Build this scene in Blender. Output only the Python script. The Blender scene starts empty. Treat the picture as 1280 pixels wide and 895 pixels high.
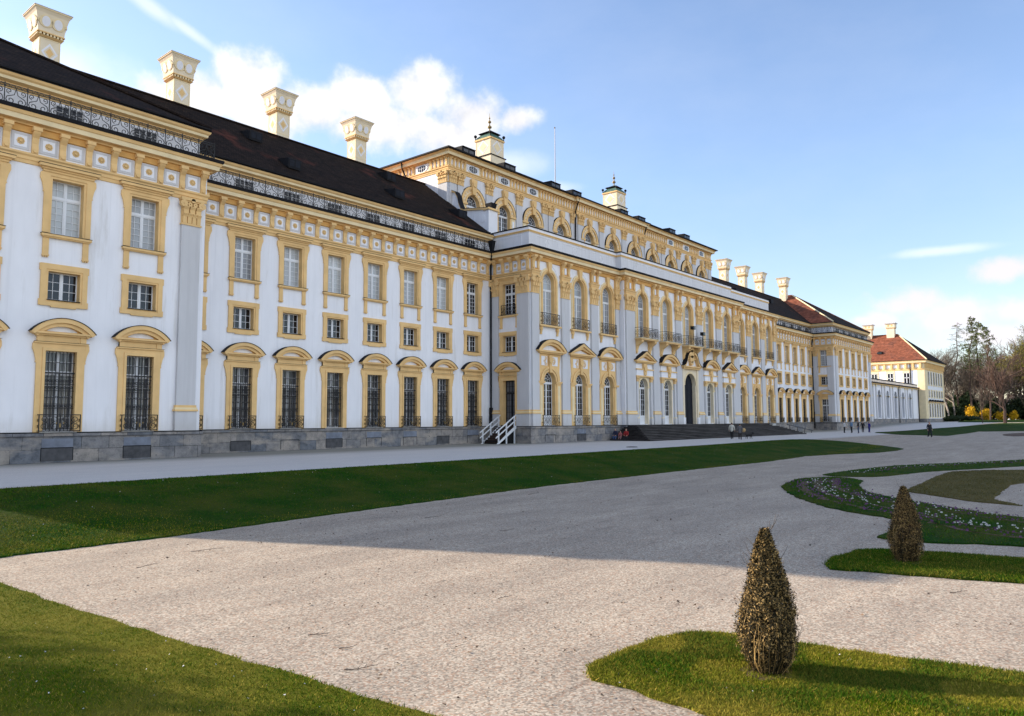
import bpy, bmesh, math, random
import numpy as np
from mathutils import Matrix, Vector
R = math.radians
PI = math.pi
scene = bpy.context.scene
COL = scene.collection
rng = random.Random(7)
nrng = np.random.default_rng(11)

# ------------------------------------------------------------------ materials
def new_mat(name):
    m = bpy.data.materials.new(name); m.use_nodes = True
    nt = m.node_tree
    b = nt.nodes['Principled BSDF']
    return m, nt, b

def N(nt, typ, **kw):
    n = nt.nodes.new(typ)
    for k, v in kw.items():
        if k.startswith('in_'):
            key = k[3:]
            n.inputs[int(key) if key.isdigit() else key].default_value = v
        else:
            setattr(n, k, v)
    return n

def mixc(nt, fac, a, b, blend='MIX'):
    n = nt.nodes.new('ShaderNodeMix'); n.data_type = 'RGBA'; n.blend_type = blend
    for key, v in ((0, fac), (6, a), (7, b)):
        if hasattr(v, 'is_output') or isinstance(v, bpy.types.NodeSocket):
            nt.links.new(v, n.inputs[key])
        else:
            n.inputs[key].default_value = v if key == 0 else (v[0], v[1], v[2], 1)
    return n.outputs[2]

def ramp(nt, fac, p0, p1, c0=(0, 0, 0), c1=(1, 1, 1)):
    n = nt.nodes.new('ShaderNodeValToRGB')
    n.color_ramp.elements[0].position = p0; n.color_ramp.elements[1].position = p1
    n.color_ramp.elements[0].color = (*c0, 1); n.color_ramp.elements[1].color = (*c1, 1)
    nt.links.new(fac, n.inputs[0]); return n.outputs[0]

def pos_vec(nt, scale=(1, 1, 1)):
    g = nt.nodes.new('ShaderNodeNewGeometry')
    mp = nt.nodes.new('ShaderNodeMapping'); mp.inputs['Scale'].default_value = scale
    nt.links.new(g.outputs['Position'], mp.inputs['Vector'])
    return mp.outputs[0]

def noise(nt, vec, scale, detail=4, rough=.55):
    n = N(nt, 'ShaderNodeTexNoise', in_Scale=scale, in_Detail=detail, in_Roughness=rough)
    if vec is not None: nt.links.new(vec, n.inputs['Vector'])
    return n.outputs['Fac']

def bump(nt, b, h, strength, dist=.02):
    n = N(nt, 'ShaderNodeBump', in_Strength=strength, in_Distance=dist)
    nt.links.new(h, n.inputs['Height']); nt.links.new(n.outputs[0], b.inputs['Normal'])

def simple(name, c, rough=.7, var=.12, scale=1.5, metal=0, stretch=(1, 1, 1), bmp=0, spec=.3):
    m, nt, b = new_mat(name)
    v = pos_vec(nt, stretch)
    f = noise(nt, v, scale, 6)
    f = ramp(nt, f, .3, .7)
    lo = [x * (1 - var) for x in c]; hi = [min(1, x * (1 + var)) for x in c]
    nt.links.new(mixc(nt, f, lo, hi), b.inputs['Base Color'])
    b.inputs['Roughness'].default_value = rough; b.inputs['Metallic'].default_value = metal; b.inputs['Specular IOR Level'].default_value = spec
    if bmp:
        bump(nt, b, noise(nt, v, scale * 25, 3), bmp, .01)
    return m

def make_plaster(name, c):
    m, nt, b = new_mat(name)
    v = pos_vec(nt, (1, 1, .35))
    f = ramp(nt, noise(nt, v, .9, 7, .6), .35, .75)
    col = mixc(nt, f, [x * .93 for x in c], [min(1, x * 1.03) for x in c])
    f2 = ramp(nt, noise(nt, pos_vec(nt, (1.2, 1.2, .12)), 1.8, 6, .65), .58, .8)
    col = mixc(nt, f2, col, [c[0] * .74, c[1] * .72, c[2] * .68])
    f4 = ramp(nt, noise(nt, pos_vec(nt, (2.5, 2.5, .06)), 1.3, 5, .7), .50, .72)
    col = mixc(nt, f4, col, [x * .88 for x in c])
    # rain splash staining low on the wall
    g = N(nt, 'ShaderNodeNewGeometry'); s = N(nt, 'ShaderNodeSeparateXYZ'); nt.links.new(g.outputs['Position'], s.inputs[0])
    mr = N(nt, 'ShaderNodeMapRange', in_1=1.5, in_2=2.3, in_3=.55, in_4=0.0); nt.links.new(s.outputs['Z'], mr.inputs[0])
    mm = N(nt, 'ShaderNodeMath', operation='MULTIPLY'); nt.links.new(mr.outputs[0], mm.inputs[0])
    nt.links.new(noise(nt, pos_vec(nt), 2.5, 5), mm.inputs[1])
    col = mixc(nt, mm.outputs[0], col, [c[0] * .62, c[1] * .56, c[2] * .46])
    nt.links.new(col, b.inputs['Base Color']); b.inputs['Roughness'].default_value = .85
    bump(nt, b, noise(nt, pos_vec(nt), 30, 3), .12, .01)
    return m

M = {}
M['plaster'] = make_plaster('white_plaster', (.83, .83, .86))
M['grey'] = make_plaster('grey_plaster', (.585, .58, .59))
M['plaster2'] = make_plaster('off_white_plaster', (.71, .71, .73))
M['ochre'] = simple('ochre_trim', (.76, .505, .225), .8, .10, 1.2, bmp=.1)
M['ochre_bounce'] = simple('bounce_lit_ochre_trim', (.68, .38, .12), .8, .12, 1.2, bmp=.1)  # ochre turned orange by bounced light under cornices, put into the colour
M['ochre_pale'] = simple('pale_ochre', (.79, .65, .40), .8, .08, 1.2)
M['cream'] = simple('cream_paint', (.76, .655, .48), .8, .08, 1.2)
M['iron'] = simple('wrought_iron', (.018, .018, .02), .5, .3, 3)
M['gilt'] = simple('dull_gilding', (.26, .18, .07), .6, .3, 6, .3)
M['cover'] = simple('lead_sheet', (.012, .012, .014), .75, .3, 2, spec=.15)
M['white'] = simple('white_paint', (.72, .74, .77), .5, .05, 2)
M['copper'] = simple('green_copper', (.055, .115, .09), .6, .35, 3)
M['vent'] = simple('dim_cellar_opening', (.075, .075, .08), .9, .3, 3)
M['door'] = simple('dark_door_leaf', (.010, .012, .019), .7, .3, 3, spec=.2)
M['wood'] = simple('dark_stair_wood', (.045, .028, .022), .7, .3, 4, stretch=(1, 8, 1))
M['steprock'] = simple('weathered_step_stone', (.030, .027, .027), .8, .5, .8, stretch=(.5, 1.5, 6), spec=.15)
M['nosing'] = simple('worn_step_edge', (.085, .08, .078), .8, .6, 1.2, stretch=(.4, 1, 1), spec=.15)
M['slate'] = simple('slate_slab', (.17, .19, .235), .8, .25, 2)
M['blockrock'] = simple('pale_block_stone', (.42, .41, .39), .8, .25, 1.5)
M['bark'] = simple('bark', (.085, .062, .050), .9, .4, 3, stretch=(1, 1, .3))
M['bark_red'] = simple('reddish_bark', (.065, .042, .034), .9, .4, 3, stretch=(1, 1, .3))
M['bark_pale'] = simple('pale_bark', (.36, .30, .25), .9, .4, 2, stretch=(1, 1, .3))
M['soil'] = simple('bare_soil', (.09, .055, .035), .95, .4, 8, bmp=.5)
M['skin'] = simple('skin', (.50, .30, .21), .6, .05, 8)
M['houseroof'] = simple('house_roof', (.09, .05, .04), .8, .3, 2)

def glass(name, c, rough=.06, spec=.5, var=.3):
    m, nt, b = new_mat(name)
    f = ramp(nt, noise(nt, pos_vec(nt), .55, 2), .35, .65)
    col = mixc(nt, f, [x * (1 - var) for x in c], [x * (1 + var) for x in c])
    oi = N(nt, 'ShaderNodeObjectInfo'); rv = ramp(nt, oi.outputs['Random'], 0, 1, (.62, .62, .64), (1.3, 1.28, 1.22))
    nt.links.new(mixc(nt, 1.0, col, rv, 'MULTIPLY'), b.inputs['Base Color'])
    b.inputs['Roughness'].default_value = rough; b.inputs['Specular IOR Level'].default_value = spec
    bump(nt, b, noise(nt, pos_vec(nt), 2.2, 1), .25, .02)
    return m
M['gdark'] = glass('dark_pane', (.012, .013, .018), .05, .45)
M['gmid'] = glass('curtained_pane', (.10, .11, .13), .08, .5)
M['gpale'] = glass('blind_backed_pane', (.36, .39, .42), .12, .5, .12)

def make_tiles(name, c0, c1, patch, pthr):
    m, nt, b = new_mat(name)
    g = N(nt, 'ShaderNodeNewGeometry'); s = N(nt, 'ShaderNodeSeparateXYZ'); nt.links.new(g.outputs['Position'], s.inputs[0])
    ad = N(nt, 'ShaderNodeMath', operation='ADD'); nt.links.new(s.outputs['X'], ad.inputs[0]); nt.links.new(s.outputs['Y'], ad.inputs[1])
    cb = N(nt, 'ShaderNodeCombineXYZ'); nt.links.new(s.outputs['X'], cb.inputs[0])
    nt.links.new(s.outputs['Z'], cb.inputs[1])
    br = N(nt, 'ShaderNodeTexBrick', in_Scale=1.0)
    br.inputs['Brick Width'].default_value = .19; br.inputs['Row Height'].default_value = .13
    br.inputs['Mortar Size'].default_value = .012; br.inputs['Bias'].default_value = 0
    br.inputs['Color1'].default_value = (*c0, 1); br.inputs['Color2'].default_value = (*c1, 1)
    br.inputs['Mortar'].default_value = (c0[0] * .35, c0[1] * .35, c0[2] * .35, 1)
    nt.links.new(cb.outputs[0], br.inputs['Vector'])
    f = ramp(nt, noise(nt, pos_vec(nt, (1, 1, .5)), .33, 6, .62), pthr, pthr + .12)
    f2 = ramp(nt, noise(nt, pos_vec(nt), 1.4, 5), .3, .75, (.55, .55, .55), (1.35, 1.35, 1.35))
    col = mixc(nt, f, br.outputs['Color'], patch)
    col = mixc(nt, 1.0, col, f2, 'MULTIPLY')
    nt.links.new(col, b.inputs['Base Color']); b.inputs['Roughness'].default_value = .9; b.inputs['Specular IOR Level'].default_value = .12
    wv = N(nt, 'ShaderNodeTexWave', in_Scale=2.4, wave_type='BANDS', bands_direction='Z', wave_profile='SAW')
    wv.inputs['Distortion'].default_value = .6; nt.links.new(g.outputs['Position'], wv.inputs['Vector'])
    bump(nt, b, wv.outputs['Fac'], .6, .05)
    return m
M['tile_dark'] = make_tiles('weathered_shaded_roof_tiles', (.014, .009, .007), (.031, .019, .013), (.085, .028, .018), .585)  # slopes turned from the sun: shade put into the dark, aged tile colour
M['tile_red'] = make_tiles('sunlit_red_roof_tiles', (.24, .082, .048), (.33, .115, .066), (.16, .065, .045), .52)  # sunward slopes: sunlight put into the brighter red

def make_plinth():
    m, nt, b = new_mat('stone_block_plinth')
    g = N(nt, 'ShaderNodeNewGeometry'); s = N(nt, 'ShaderNodeSeparateXYZ'); nt.links.new(g.outputs['Position'], s.inputs[0])
    ad = N(nt, 'ShaderNodeMath', operation='ADD'); nt.links.new(s.outputs['X'], ad.inputs[0]); nt.links.new(s.outputs['Y'], ad.inputs[1])
    cb = N(nt, 'ShaderNodeCombineXYZ'); nt.links.new(ad.outputs[0], cb.inputs[0]); nt.links.new(s.outputs['Z'], cb.inputs[1])
    br = N(nt, 'ShaderNodeTexBrick', in_Scale=1.0, offset=.37)
    br.inputs['Brick Width'].default_value = 1.35; br.inputs['Row Height'].default_value = .66
    br.inputs['Mortar Size'].default_value = .012; br.inputs['Bias'].default_value = -.1
    br.inputs['Color1'].default_value = (.30, .28, .265, 1); br.inputs['Color2'].default_value = (.13, .15, .185, 1)
    br.inputs['Mortar'].default_value = (.03, .03, .03, 1)
    nt.links.new(cb.outputs[0], br.inputs['Vector'])
    f = ramp(nt, noise(nt, pos_vec(nt), 3.0, 8, .7), .35, .68, (.5, .5, .5), (1.25, 1.2, 1.15))
    col = mixc(nt, 1.0, br.outputs['Color'], f, 'MULTIPLY')
    f2 = ramp(nt, noise(nt, pos_vec(nt, (.6, .6, 1.2)), 1.1, 5), .5, .7)
    col = mixc(nt, f2, col, (.34, .30, .26))
    f3 = ramp(nt, noise(nt, pos_vec(nt), 6, 6, .7), .56, .72)
    col = mixc(nt, f3, col, (.07, .07, .075))
    nt.links.new(col, b.inputs['Base Color']); b.inputs['Roughness'].default_value = .8
    bump(nt, b, noise(nt, pos_vec(nt), 9, 6), .5, .03)
    return m
M['plinth'] = make_plinth()

def make_gravel():
    m, nt, b = new_mat('gravel')
    v = pos_vec(nt)
    vo = N(nt, 'ShaderNodeTexVoronoi', in_Scale=42, feature='F1'); nt.links.new(v, vo.inputs['Vector'])
    hs = N(nt, 'ShaderNodeSeparateColor'); nt.links.new(vo.outputs['Color'], hs.inputs[0])
    t = ramp(nt, hs.outputs[0], 0, 1, (.34, .305, .265), (1.0, .92, .80))
    t2 = mixc(nt, ramp(nt, hs.outputs[1], .72, .9), t, (.64, .47, .36))
    d = ramp(nt, vo.outputs['Distance'], .005, .021, (1, 1, 1), (.20, .19, .18))
    dn = N(nt, 'ShaderNodeMath', operation='MULTIPLY', in_1=1.0); 
    col = mixc(nt, .85, t2, d, 'MULTIPLY'); col = mixc(nt, 1.0, col, (1.72, 1.68, 1.60), 'MULTIPLY')
    # large soft patches of finer / darker stone
    f = ramp(nt, noise(nt, pos_vec(nt, (1, 2.2, 1)), .35, 6, .6), .3, .75, (.80, .79, .79), (1.12, 1.10, 1.07))
    col = mixc(nt, 1.0, col, f, 'MULTIPLY')
    f = ramp(nt, noise(nt, pos_vec(nt, (.5, 3.2, 1)), 1.6, 5, .65), .60, .72)
    col = mixc(nt, f, col, mixc(nt, 1.0, col, (.70, .68, .68), 'MULTIPLY'))
    f = ramp(nt, noise(nt, pos_vec(nt, (.10, 1.5, 1)), .9, 4, .6), .42, .62, (.93, .925, .925), (1.03, 1.03, 1.03))
    col = mixc(nt, 1.0, col, f, 'MULTIPLY')
    # compacted pale fine gravel of the terrace road, darker mossy band along the wall
    g = N(nt, 'ShaderNodeNewGeometry'); s = N(nt, 'ShaderNodeSeparateXYZ'); nt.links.new(g.outputs['Position'], s.inputs[0])
    nz = noise(nt, pos_vec(nt, (.3, 1.5, 1)), .5, 5)
    yy = N(nt, 'ShaderNodeMath', operation='MULTIPLY_ADD', in_1=3.0); nt.links.new(nz, yy.inputs[0]); nt.links.new(s.outputs['Y'], yy.inputs[2])
    road = ramp_pos(nt, yy.outputs[0], 27.0, 29.0)
    col = mixc(nt, road, col, mixc(nt, .55, col, (.68, .67, .66)))
    mossy = ramp_pos(nt, yy.outputs[0], 39.5, 43.5)
    col = mixc(nt, mossy, col, mixc(nt, .75, col, (.15, .15, .12)))
    nt.links.new(col, b.inputs['Base Color']); b.inputs['Roughness'].default_value = .9
    b.inputs['Specular IOR Level'].default_value = .2
    hh = ramp(nt, vo.outputs['Distance'], 0, .022, (1, 1, 1), (0, 0, 0))
    bump(nt, b, hh, .5, .015)
    return m

def ramp_pos(nt, val, a, b_):
    mr = N(nt, 'ShaderNodeMapRange', in_1=a, in_2=b_, in_3=0.0, in_4=1.0)
    nt.links.new(val, mr.inputs[0]); return mr.outputs[0]
M['gravel'] = make_gravel()

def make_grass(name, cols, patch_c, blades):
    m, nt, b = new_mat(name)
    v = pos_vec(nt)
    p = ramp(nt, noise(nt, v, .55, 6, .6), .38, .68)
    fine = ramp(nt, noise(nt, v, 14, 3), .3, .7)
    if blades:
        g = N(nt, 'ShaderNodeNewGeometry'); r = g.outputs['Random Per Island']
        base = mixc(nt, r, cols[0], cols[1])
        base = mixc(nt, ramp(nt, r, .80, .9), base, patch_c)
    else:
        base = mixc(nt, fine, cols[0], cols[1])
    col = mixc(nt, p, base, mixc(nt, .55, base, patch_c))
    nt.links.new(col, b.inputs['Base Color']); b.inputs['Roughness'].default_value = .85
    b.inputs['Specular IOR Level'].default_value = .04
    if not blades: bump(nt, b, noise(nt, v, 35, 3), .6, .03)
    return m
GR = [(.008, .056, .002), (.040, .138, .004)]
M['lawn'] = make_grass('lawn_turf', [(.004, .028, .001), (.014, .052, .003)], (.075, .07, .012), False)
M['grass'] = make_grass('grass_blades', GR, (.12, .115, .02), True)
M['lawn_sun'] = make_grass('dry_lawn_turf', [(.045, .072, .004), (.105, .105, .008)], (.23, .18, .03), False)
M['grass_sun'] = make_grass('dry_sunlit_grass_blades', [(.04, .11, .002), (.17, .175, .006)], (.36, .27, .05), True)
M['grass_brown'] = make_grass('brown_dormant_blades', [(.07, .065, .015), (.13, .105, .03)], (.18, .14, .06), True)
M['lawn_brown'] = make_grass('brown_dormant_turf', [(.06, .055, .018), (.10, .085, .03)], (.13, .10, .04), False)

def leafmat(name, c0, c1, rough=.7, skew=None):
    m, nt, b = new_mat(name)
    g = N(nt, 'ShaderNodeNewGeometry'); f = g.outputs['Random Per Island']
    if skew: f = ramp(nt, f, skew, 1.0)
    nt.links.new(mixc(nt, f, c0, c1), b.inputs['Base Color'])
    b.inputs['Roughness'].default_value = rough
    b.inputs['Specular IOR Level'].default_value = .2
    return m
M['deadleaf'] = leafmat('browned_thuja_sprays', (.016, .014, .006), (.46, .30, .11), skew=.45)
M['twig'] = leafmat('fine_twigs', (.06, .047, .038), (.14, .115, .09))
M['twig_red'] = leafmat('reddish_fine_twigs', (.07, .042, .032), (.14, .085, .062))
M['larch'] = leafmat('olive_needles', (.045, .07, .018), (.13, .15, .045))
M['everg'] = leafmat('dark_evergreen_leaves', (.008, .018, .006), (.035, .055, .016))
M['yellow'] = leafmat('yellow_blossom', (.42, .22, .008), (.80, .50, .02))
M['greenbud'] = leafmat('fresh_green_buds', (.10, .10, .015), (.24, .21, .035))
M['flower_w'] = leafmat('white_petals', (.45, .43, .42), (.72, .70, .69))
M['flower_p'] = leafmat('purple_petals', (.09, .03, .11), (.24, .10, .24))
def cloth(name, c): return simple(name, c, .85, .12, 12)

# ------------------------------------------------------------------ mesh builder
class MB:
    def __init__(s): s.v = []; s.f = []; s.m = []; s.mats = []
    def mi(s, m):
        if m not in s.mats: s.mats.append(m)
        return s.mats.index(m)
    def add(s, vs, fs, m):
        o = len(s.v); k = s.mi(m)
        s.v.extend([tuple(p) for p in vs])
        for f in fs: s.f.append([i + o for i in f]); s.m.append(k)
    def box(s, x0, x1, y0, y1, z0, z1, m):
        if x0 > x1: x0, x1 = x1, x0
        if y0 > y1: y0, y1 = y1, y0
        if z0 > z1: z0, z1 = z1, z0
        s.add([(x0, y0, z0), (x1, y0, z0), (x1, y1, z0), (x0, y1, z0), (x0, y0, z1), (x1, y0, z1), (x1, y1, z1), (x0, y1, z1)],
              [(0, 3, 2, 1), (4, 5, 6, 7), (0, 1, 5, 4), (1, 2, 6, 5), (2, 3, 7, 6), (3, 0, 4, 7)], m)
    def frust(s, cx, cy, a0, b0, z0, a1, b1, z1, m):       # half sizes
        s.add([(cx - a0, cy - b0, z0), (cx + a0, cy - b0, z0), (cx + a0, cy + b0, z0), (cx - a0, cy + b0, z0),
               (cx - a1, cy - b1, z1), (cx + a1, cy - b1, z1), (cx + a1, cy + b1, z1), (cx - a1, cy + b1, z1)],
              [(0, 3, 2, 1), (4, 5, 6, 7), (0, 1, 5, 4), (1, 2, 6, 5), (2, 3, 7, 6), (3, 0, 4, 7)], m)
    def prism_y(s, pts, y0, y1, m):                          # polygon in x,z extruded in y (y0 = front)
        n = len(pts)
        a = [(x, y0, z) for x, z in pts] + [(x, y1, z) for x, z in pts]
        fs = [tuple(range(n)), tuple(range(2 * n - 1, n - 1, -1))]
        fs += [(i, i + n, (i + 1) % n + n, (i + 1) % n) for i in range(n)]
        s.add(a, fs, m)
    def prism_x(s, pts, x0, x1, m):                          # polygon in y,z extruded in x
        n = len(pts)
        a = [(x0, y, z) for y, z in pts] + [(x1, y, z) for y, z in pts]
        fs = [tuple(range(n - 1, -1, -1)), tuple(range(n, 2 * n))]
        fs += [(i, (i + 1) % n, (i + 1) % n + n, i + n) for i in range(n)]
        s.add(a, fs, m)
    def ring(s, cx, cz, r0, r1, a0, a1, y0, y1, m, n=16, flat=None):   # arc band, front y0 .. back y1
        fs = []; vs = []
        for i in range(n + 1):
            a = a0 + (a1 - a0) * i / n; c, t = math.cos(a), math.sin(a)
            for r in (r0, r1):
                rx = r * (flat or 1)
                for y in (y0, y1): vs.append((cx + r * c, y, cz + (r * t if flat is None else r * t * flat)))
        for i in range(n):
            b = i * 4; d = b + 4
            fs += [(b, d, d + 2, b + 2), (b + 1, b + 3, d + 3, d + 1), (b, b + 1, d + 1, d), (b + 2, d + 2, d + 3, b + 3)]
        fs += [(0, 2, 3, 1), (n * 4, n * 4 + 1, n * 4 + 3, n * 4 + 2)]
        s.add(vs, fs, m)
    def disc(s, cx, cz, rx, rz, y, m, n=14, y1=None):
        pts = [(cx + rx * math.cos(2 * PI * i / n), cz + rz * math.sin(2 * PI * i / n)) for i in range(n)]
        if y1 is None: y1 = y + .02
        s.prism_y(pts, y, y1, m)
    def tube(s, pts, r, m, k=5, taper=None):
        pts = [Vector(p) for p in pts]; vs = []; fs = []
        n = len(pts)
        for i, p in enumerate(pts):
            d = (pts[min(i + 1, n - 1)] - pts[max(i - 1, 0)])
            if d.length < 1e-9: d = Vector((0, 0, 1))
            d.normalize()
            a = d.cross(Vector((0, 0, 1)) if abs(d.z) < .9 else Vector((1, 0, 0))).normalized(); b = d.cross(a)
            rr = r if taper is None else (taper[i] if isinstance(taper, (list, tuple)) else r + (taper - r) * i / (n - 1))
            for j in range(k):
                t = 2 * PI * j / k
                vs.append(p + a * (rr * math.cos(t)) + b * (rr * math.sin(t)))
        for i in range(n - 1):
            for j in range(k):
                fs.append((i * k + j, i * k + (j + 1) % k, (i + 1) * k + (j + 1) % k, (i + 1) * k + j))
        fs.append(tuple(range(k - 1, -1, -1))); fs.append(tuple(range((n - 1) * k, n * k)))
        s.add(vs, fs, m)
    def flat(s, pts, w, y0, y1, m):                          # ribbon of width w following a polyline in x,z
        n = len(pts)
        for i in range(n - 1):
            (xa, za), (xb, zb) = pts[i], pts[i + 1]
            L = math.hypot(xb - xa, zb - za) or 1e-6
            nx, nz = -(zb - za) / L * w / 2, (xb - xa) / L * w / 2
            s.prism_y([(xa - nx, za - nz), (xb - nx, zb - nz), (xb + nx, zb + nz), (xa + nx, za + nz)], y0, y1, m)
    def lathe(s, cx, cy, prof, m, k=12):
        vs = []; fs = []; n = len(prof)
        for r, z in prof:
            for j in range(k): vs.append((cx + r * math.cos(2 * PI * j / k), cy + r * math.sin(2 * PI * j / k), z))
        for i in range(n - 1):
            for j in range(k): fs.append((i * k + j, i * k + (j + 1) % k, (i + 1) * k + (j + 1) % k, (i + 1) * k + j))
        fs.append(tuple(range(k - 1, -1, -1))); fs.append(tuple(range((n - 1) * k, n * k)))
        s.add(vs, fs, m)
    def sweep(s, path, prof, mats):
        """profile [(outward, z)] swept along a plan polyline (facade on the right-hand side is outside)."""
        P = [Vector((x, y)) for x, y in path]; n = len(P); k = len(prof)
        nor = []
        for i in range(n - 1):
            d = (P[i + 1] - P[i]).normalized(); nor.append(Vector((d.y, -d.x)))
        vs = []
        for i in range(n):
            if i == 0: mv = nor[0]
            elif i == n - 1: mv = nor[-1]
            else:
                a, b = nor[i - 1], nor[i]; mv = (a + b); mv = mv / max(.2, mv.dot(a))
            for o, z in prof: vs.append((P[i].x + mv.x * o, P[i].y + mv.y * o, z))
        for j in range(k - 1):
            fs = [(i * k + j, (i + 1) * k + j, (i + 1) * k + j + 1, i * k + j + 1) for i in range(n - 1)]
            used = sorted(set(q for f in fs for q in f)); mp = {q: t for t, q in enumerate(used)}
            s.add([vs[q] for q in used], [tuple(mp[q] for q in f) for f in fs], mats[j] if isinstance(mats, list) else mats)
    def merge(s, o, mat4=None, swap=None):
        mp = {}
        base = len(s.v)
        for p in o.v:
            s.v.append(tuple(mat4 @ Vector(p)) if mat4 is not None else p)
        for f, k in zip(o.f, o.m):
            s.f.append([i + base for i in f]); s.m.append(s.mi(o.mats[k]))
    def mesh(s, name):
        me = bpy.data.meshes.new(name)
        me.from_pydata(s.v, [], s.f)
        for m in s.mats: me.materials.append(M[m] if isinstance(m, str) else m)
        me.polygons.foreach_set('material_index', s.m)
        me.update(); return me
    def obj(s, name, parent=None, loc=None, rz=0):
        return link(name, s.mesh(name), parent, loc, rz)

def link(name, me, parent=None, loc=None, rz=0):
    o = bpy.data.objects.new(name, me); COL.objects.link(o)
    if parent is not None: o.parent = parent
    if loc is not None: o.location = loc
    o.rotation_euler = (0, 0, rz)
    return o

def smooth(o):
    o.data.polygons.foreach_set('use_smooth', [True] * len(o.data.polygons)); return o

def tag(o, label=None, cat=None, group=None, kind=None):
    if label: o['label'] = label
    if cat: o['category'] = cat
    if group: o['group'] = group
    if kind: o['kind'] = kind
    return o
def thing(name, label, cat, loc=(0, 0, 0), rz=0, group=None):
    o = bpy.data.objects.new(name, None); COL.objects.link(o); o.empty_display_size = .3
    o.location = loc; o.rotation_euler = (0, 0, rz)
    return tag(o, label, cat, group)

# ------------------------------------------------------------------ terrain
def sm(a, b, x):
    t = np.clip((np.asarray(x, float) - a) / (b - a), 0, 1); return t * t * (3 - 2 * t)
def lin(a, b, x): return np.clip((np.asarray(x, float) - a) / (b - a), 0, 1)
def H(x, y):
    para = (1 - (.5 * sm(19.2, 26.6, y) + .5 * lin(19.4, 26.2, y))) * (1 - sm(56, 92, x))
    return -.8 * para + 1.15 * sm(125, 205, x) + .4 * sm(205, 300, x)
def hz(x, y): return float(H(x, y))

def ground():
    xs = np.concatenate([[-4000, -1200, -400, -120, -60], np.arange(-40, 130, 1.5), np.arange(130, 320, 6), [340, 420, 600, 1200, 4000]])
    ys = np.concatenate([[-4000, -1200, -300, -100, -50], np.arange(-30, 17, 3), np.arange(17, 30, .7), np.arange(30, 75, 4), [90, 150, 400, 1200, 4000]])
    X, Y = np.meshgrid(xs, ys); Z = H(X, Y)
    nx = len(xs); v = np.stack([X.ravel(), Y.ravel(), Z.ravel()], 1)
    f = [(j * nx + i, j * nx + i + 1, (j + 1) * nx + i + 1, (j + 1) * nx + i) for j in range(len(ys) - 1) for i in range(nx - 1)]
    me = bpy.data.meshes.new('ground'); me.from_pydata(v.tolist(), [], f); me.materials.append(M['gravel']); me.update()
    o = link('ground', me); tag(o, kind='structure'); smooth(o)
ground()

def wobble(poly, step=.35, amp=.035, seed=1):
    r = random.Random(seed); out = []
    n = len(poly)
    for i in range(n):
        a = poly[i]; b = poly[(i + 1) % n]; L = math.hypot(b[0] - a[0], b[1] - a[1])
        k = max(1, min(160, int(L / step)))
        for j in range(k):
            t = j / k
            out.append((a[0] + (b[0] - a[0]) * t + r.uniform(-amp, amp), a[1] + (b[1] - a[1]) * t + r.uniform(-amp, amp)))
    return out

def smooth_poly(pts, n=5):                                  # Catmull-Rom closed
    out = []; L = len(pts)
    for i in range(L):
        p0, p1, p2, p3 = [np.array(pts[(i + k) % L]) for k in (-1, 0, 1, 2)]
        for j in range(n):
            t = j / n
            out.append(tuple(.5 * ((2 * p1) + (-p0 + p2) * t + (2 * p0 - 5 * p1 + 4 * p2 - p3) * t * t + (-p0 + 3 * p1 - 3 * p2 + p3) * t ** 3)))
    return out

def lawn(name, poly, mat, lift=.035, step=.25, amp=.05, cut=3.0, seed=1, tag_kind='structure'):
    poly = wobble(poly, step, amp, seed)
    bm = bmesh.new()
    bm.faces.new([bm.verts.new((x, y, 0)) for x, y in poly])
    xs = [p[0] for p in poly]; ys = [p[1] for p in poly]
    for ax, lo, hi in ((0, min(xs), max(xs)), (1, min(ys), max(ys))):
        c = cut if ax == 0 else min(cut, 1.2)
        k = int((hi - lo) / c)
        for i in range(1, k + 1):
            co = [0, 0, 0]; co[ax] = lo + i * c; no = [0, 0, 0]; no[ax] = 1
            bmesh.ops.bisect_plane(bm, geom=bm.verts[:] + bm.edges[:] + bm.faces[:], plane_co=co, plane_no=no)
    for v in bm.verts: v.co.z = hz(v.co.x, v.co.y) + lift
    ed = [e for e in bm.edges if e.is_boundary]
    r = bmesh.ops.extrude_edge_only(bm, edges=ed)
    for g in r['geom']:
        if isinstance(g, bmesh.types.BMVert): g.co.z -= .09
    bmesh.ops.recalc_face_normals(bm, faces=bm.faces[:])
    bmesh.ops.triangulate(bm, faces=[f for f in bm.faces if len(f.verts) > 4])
    me = bpy.data.meshes.new(name); bm.to_mesh(me); bm.free(); me.materials.append(M[mat])
    o = link(name, me); tag(o, kind=tag_kind)
    return o, poly

def inside(px, py, poly):
    poly = np.array(poly); c = np.zeros(len(px), bool)
    x, y = poly[:, 0], poly[:, 1]; xj, yj = np.roll(x, 1), np.roll(y, 1)
    for i in range(len(poly)):
        if y[i] == yj[i]: continue
        m = ((y[i] > py) != (yj[i] > py)) & (px < (xj[i] - x[i]) * (py - y[i]) / (yj[i] - y[i]) + x[i])
        c ^= m
    return c

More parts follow.
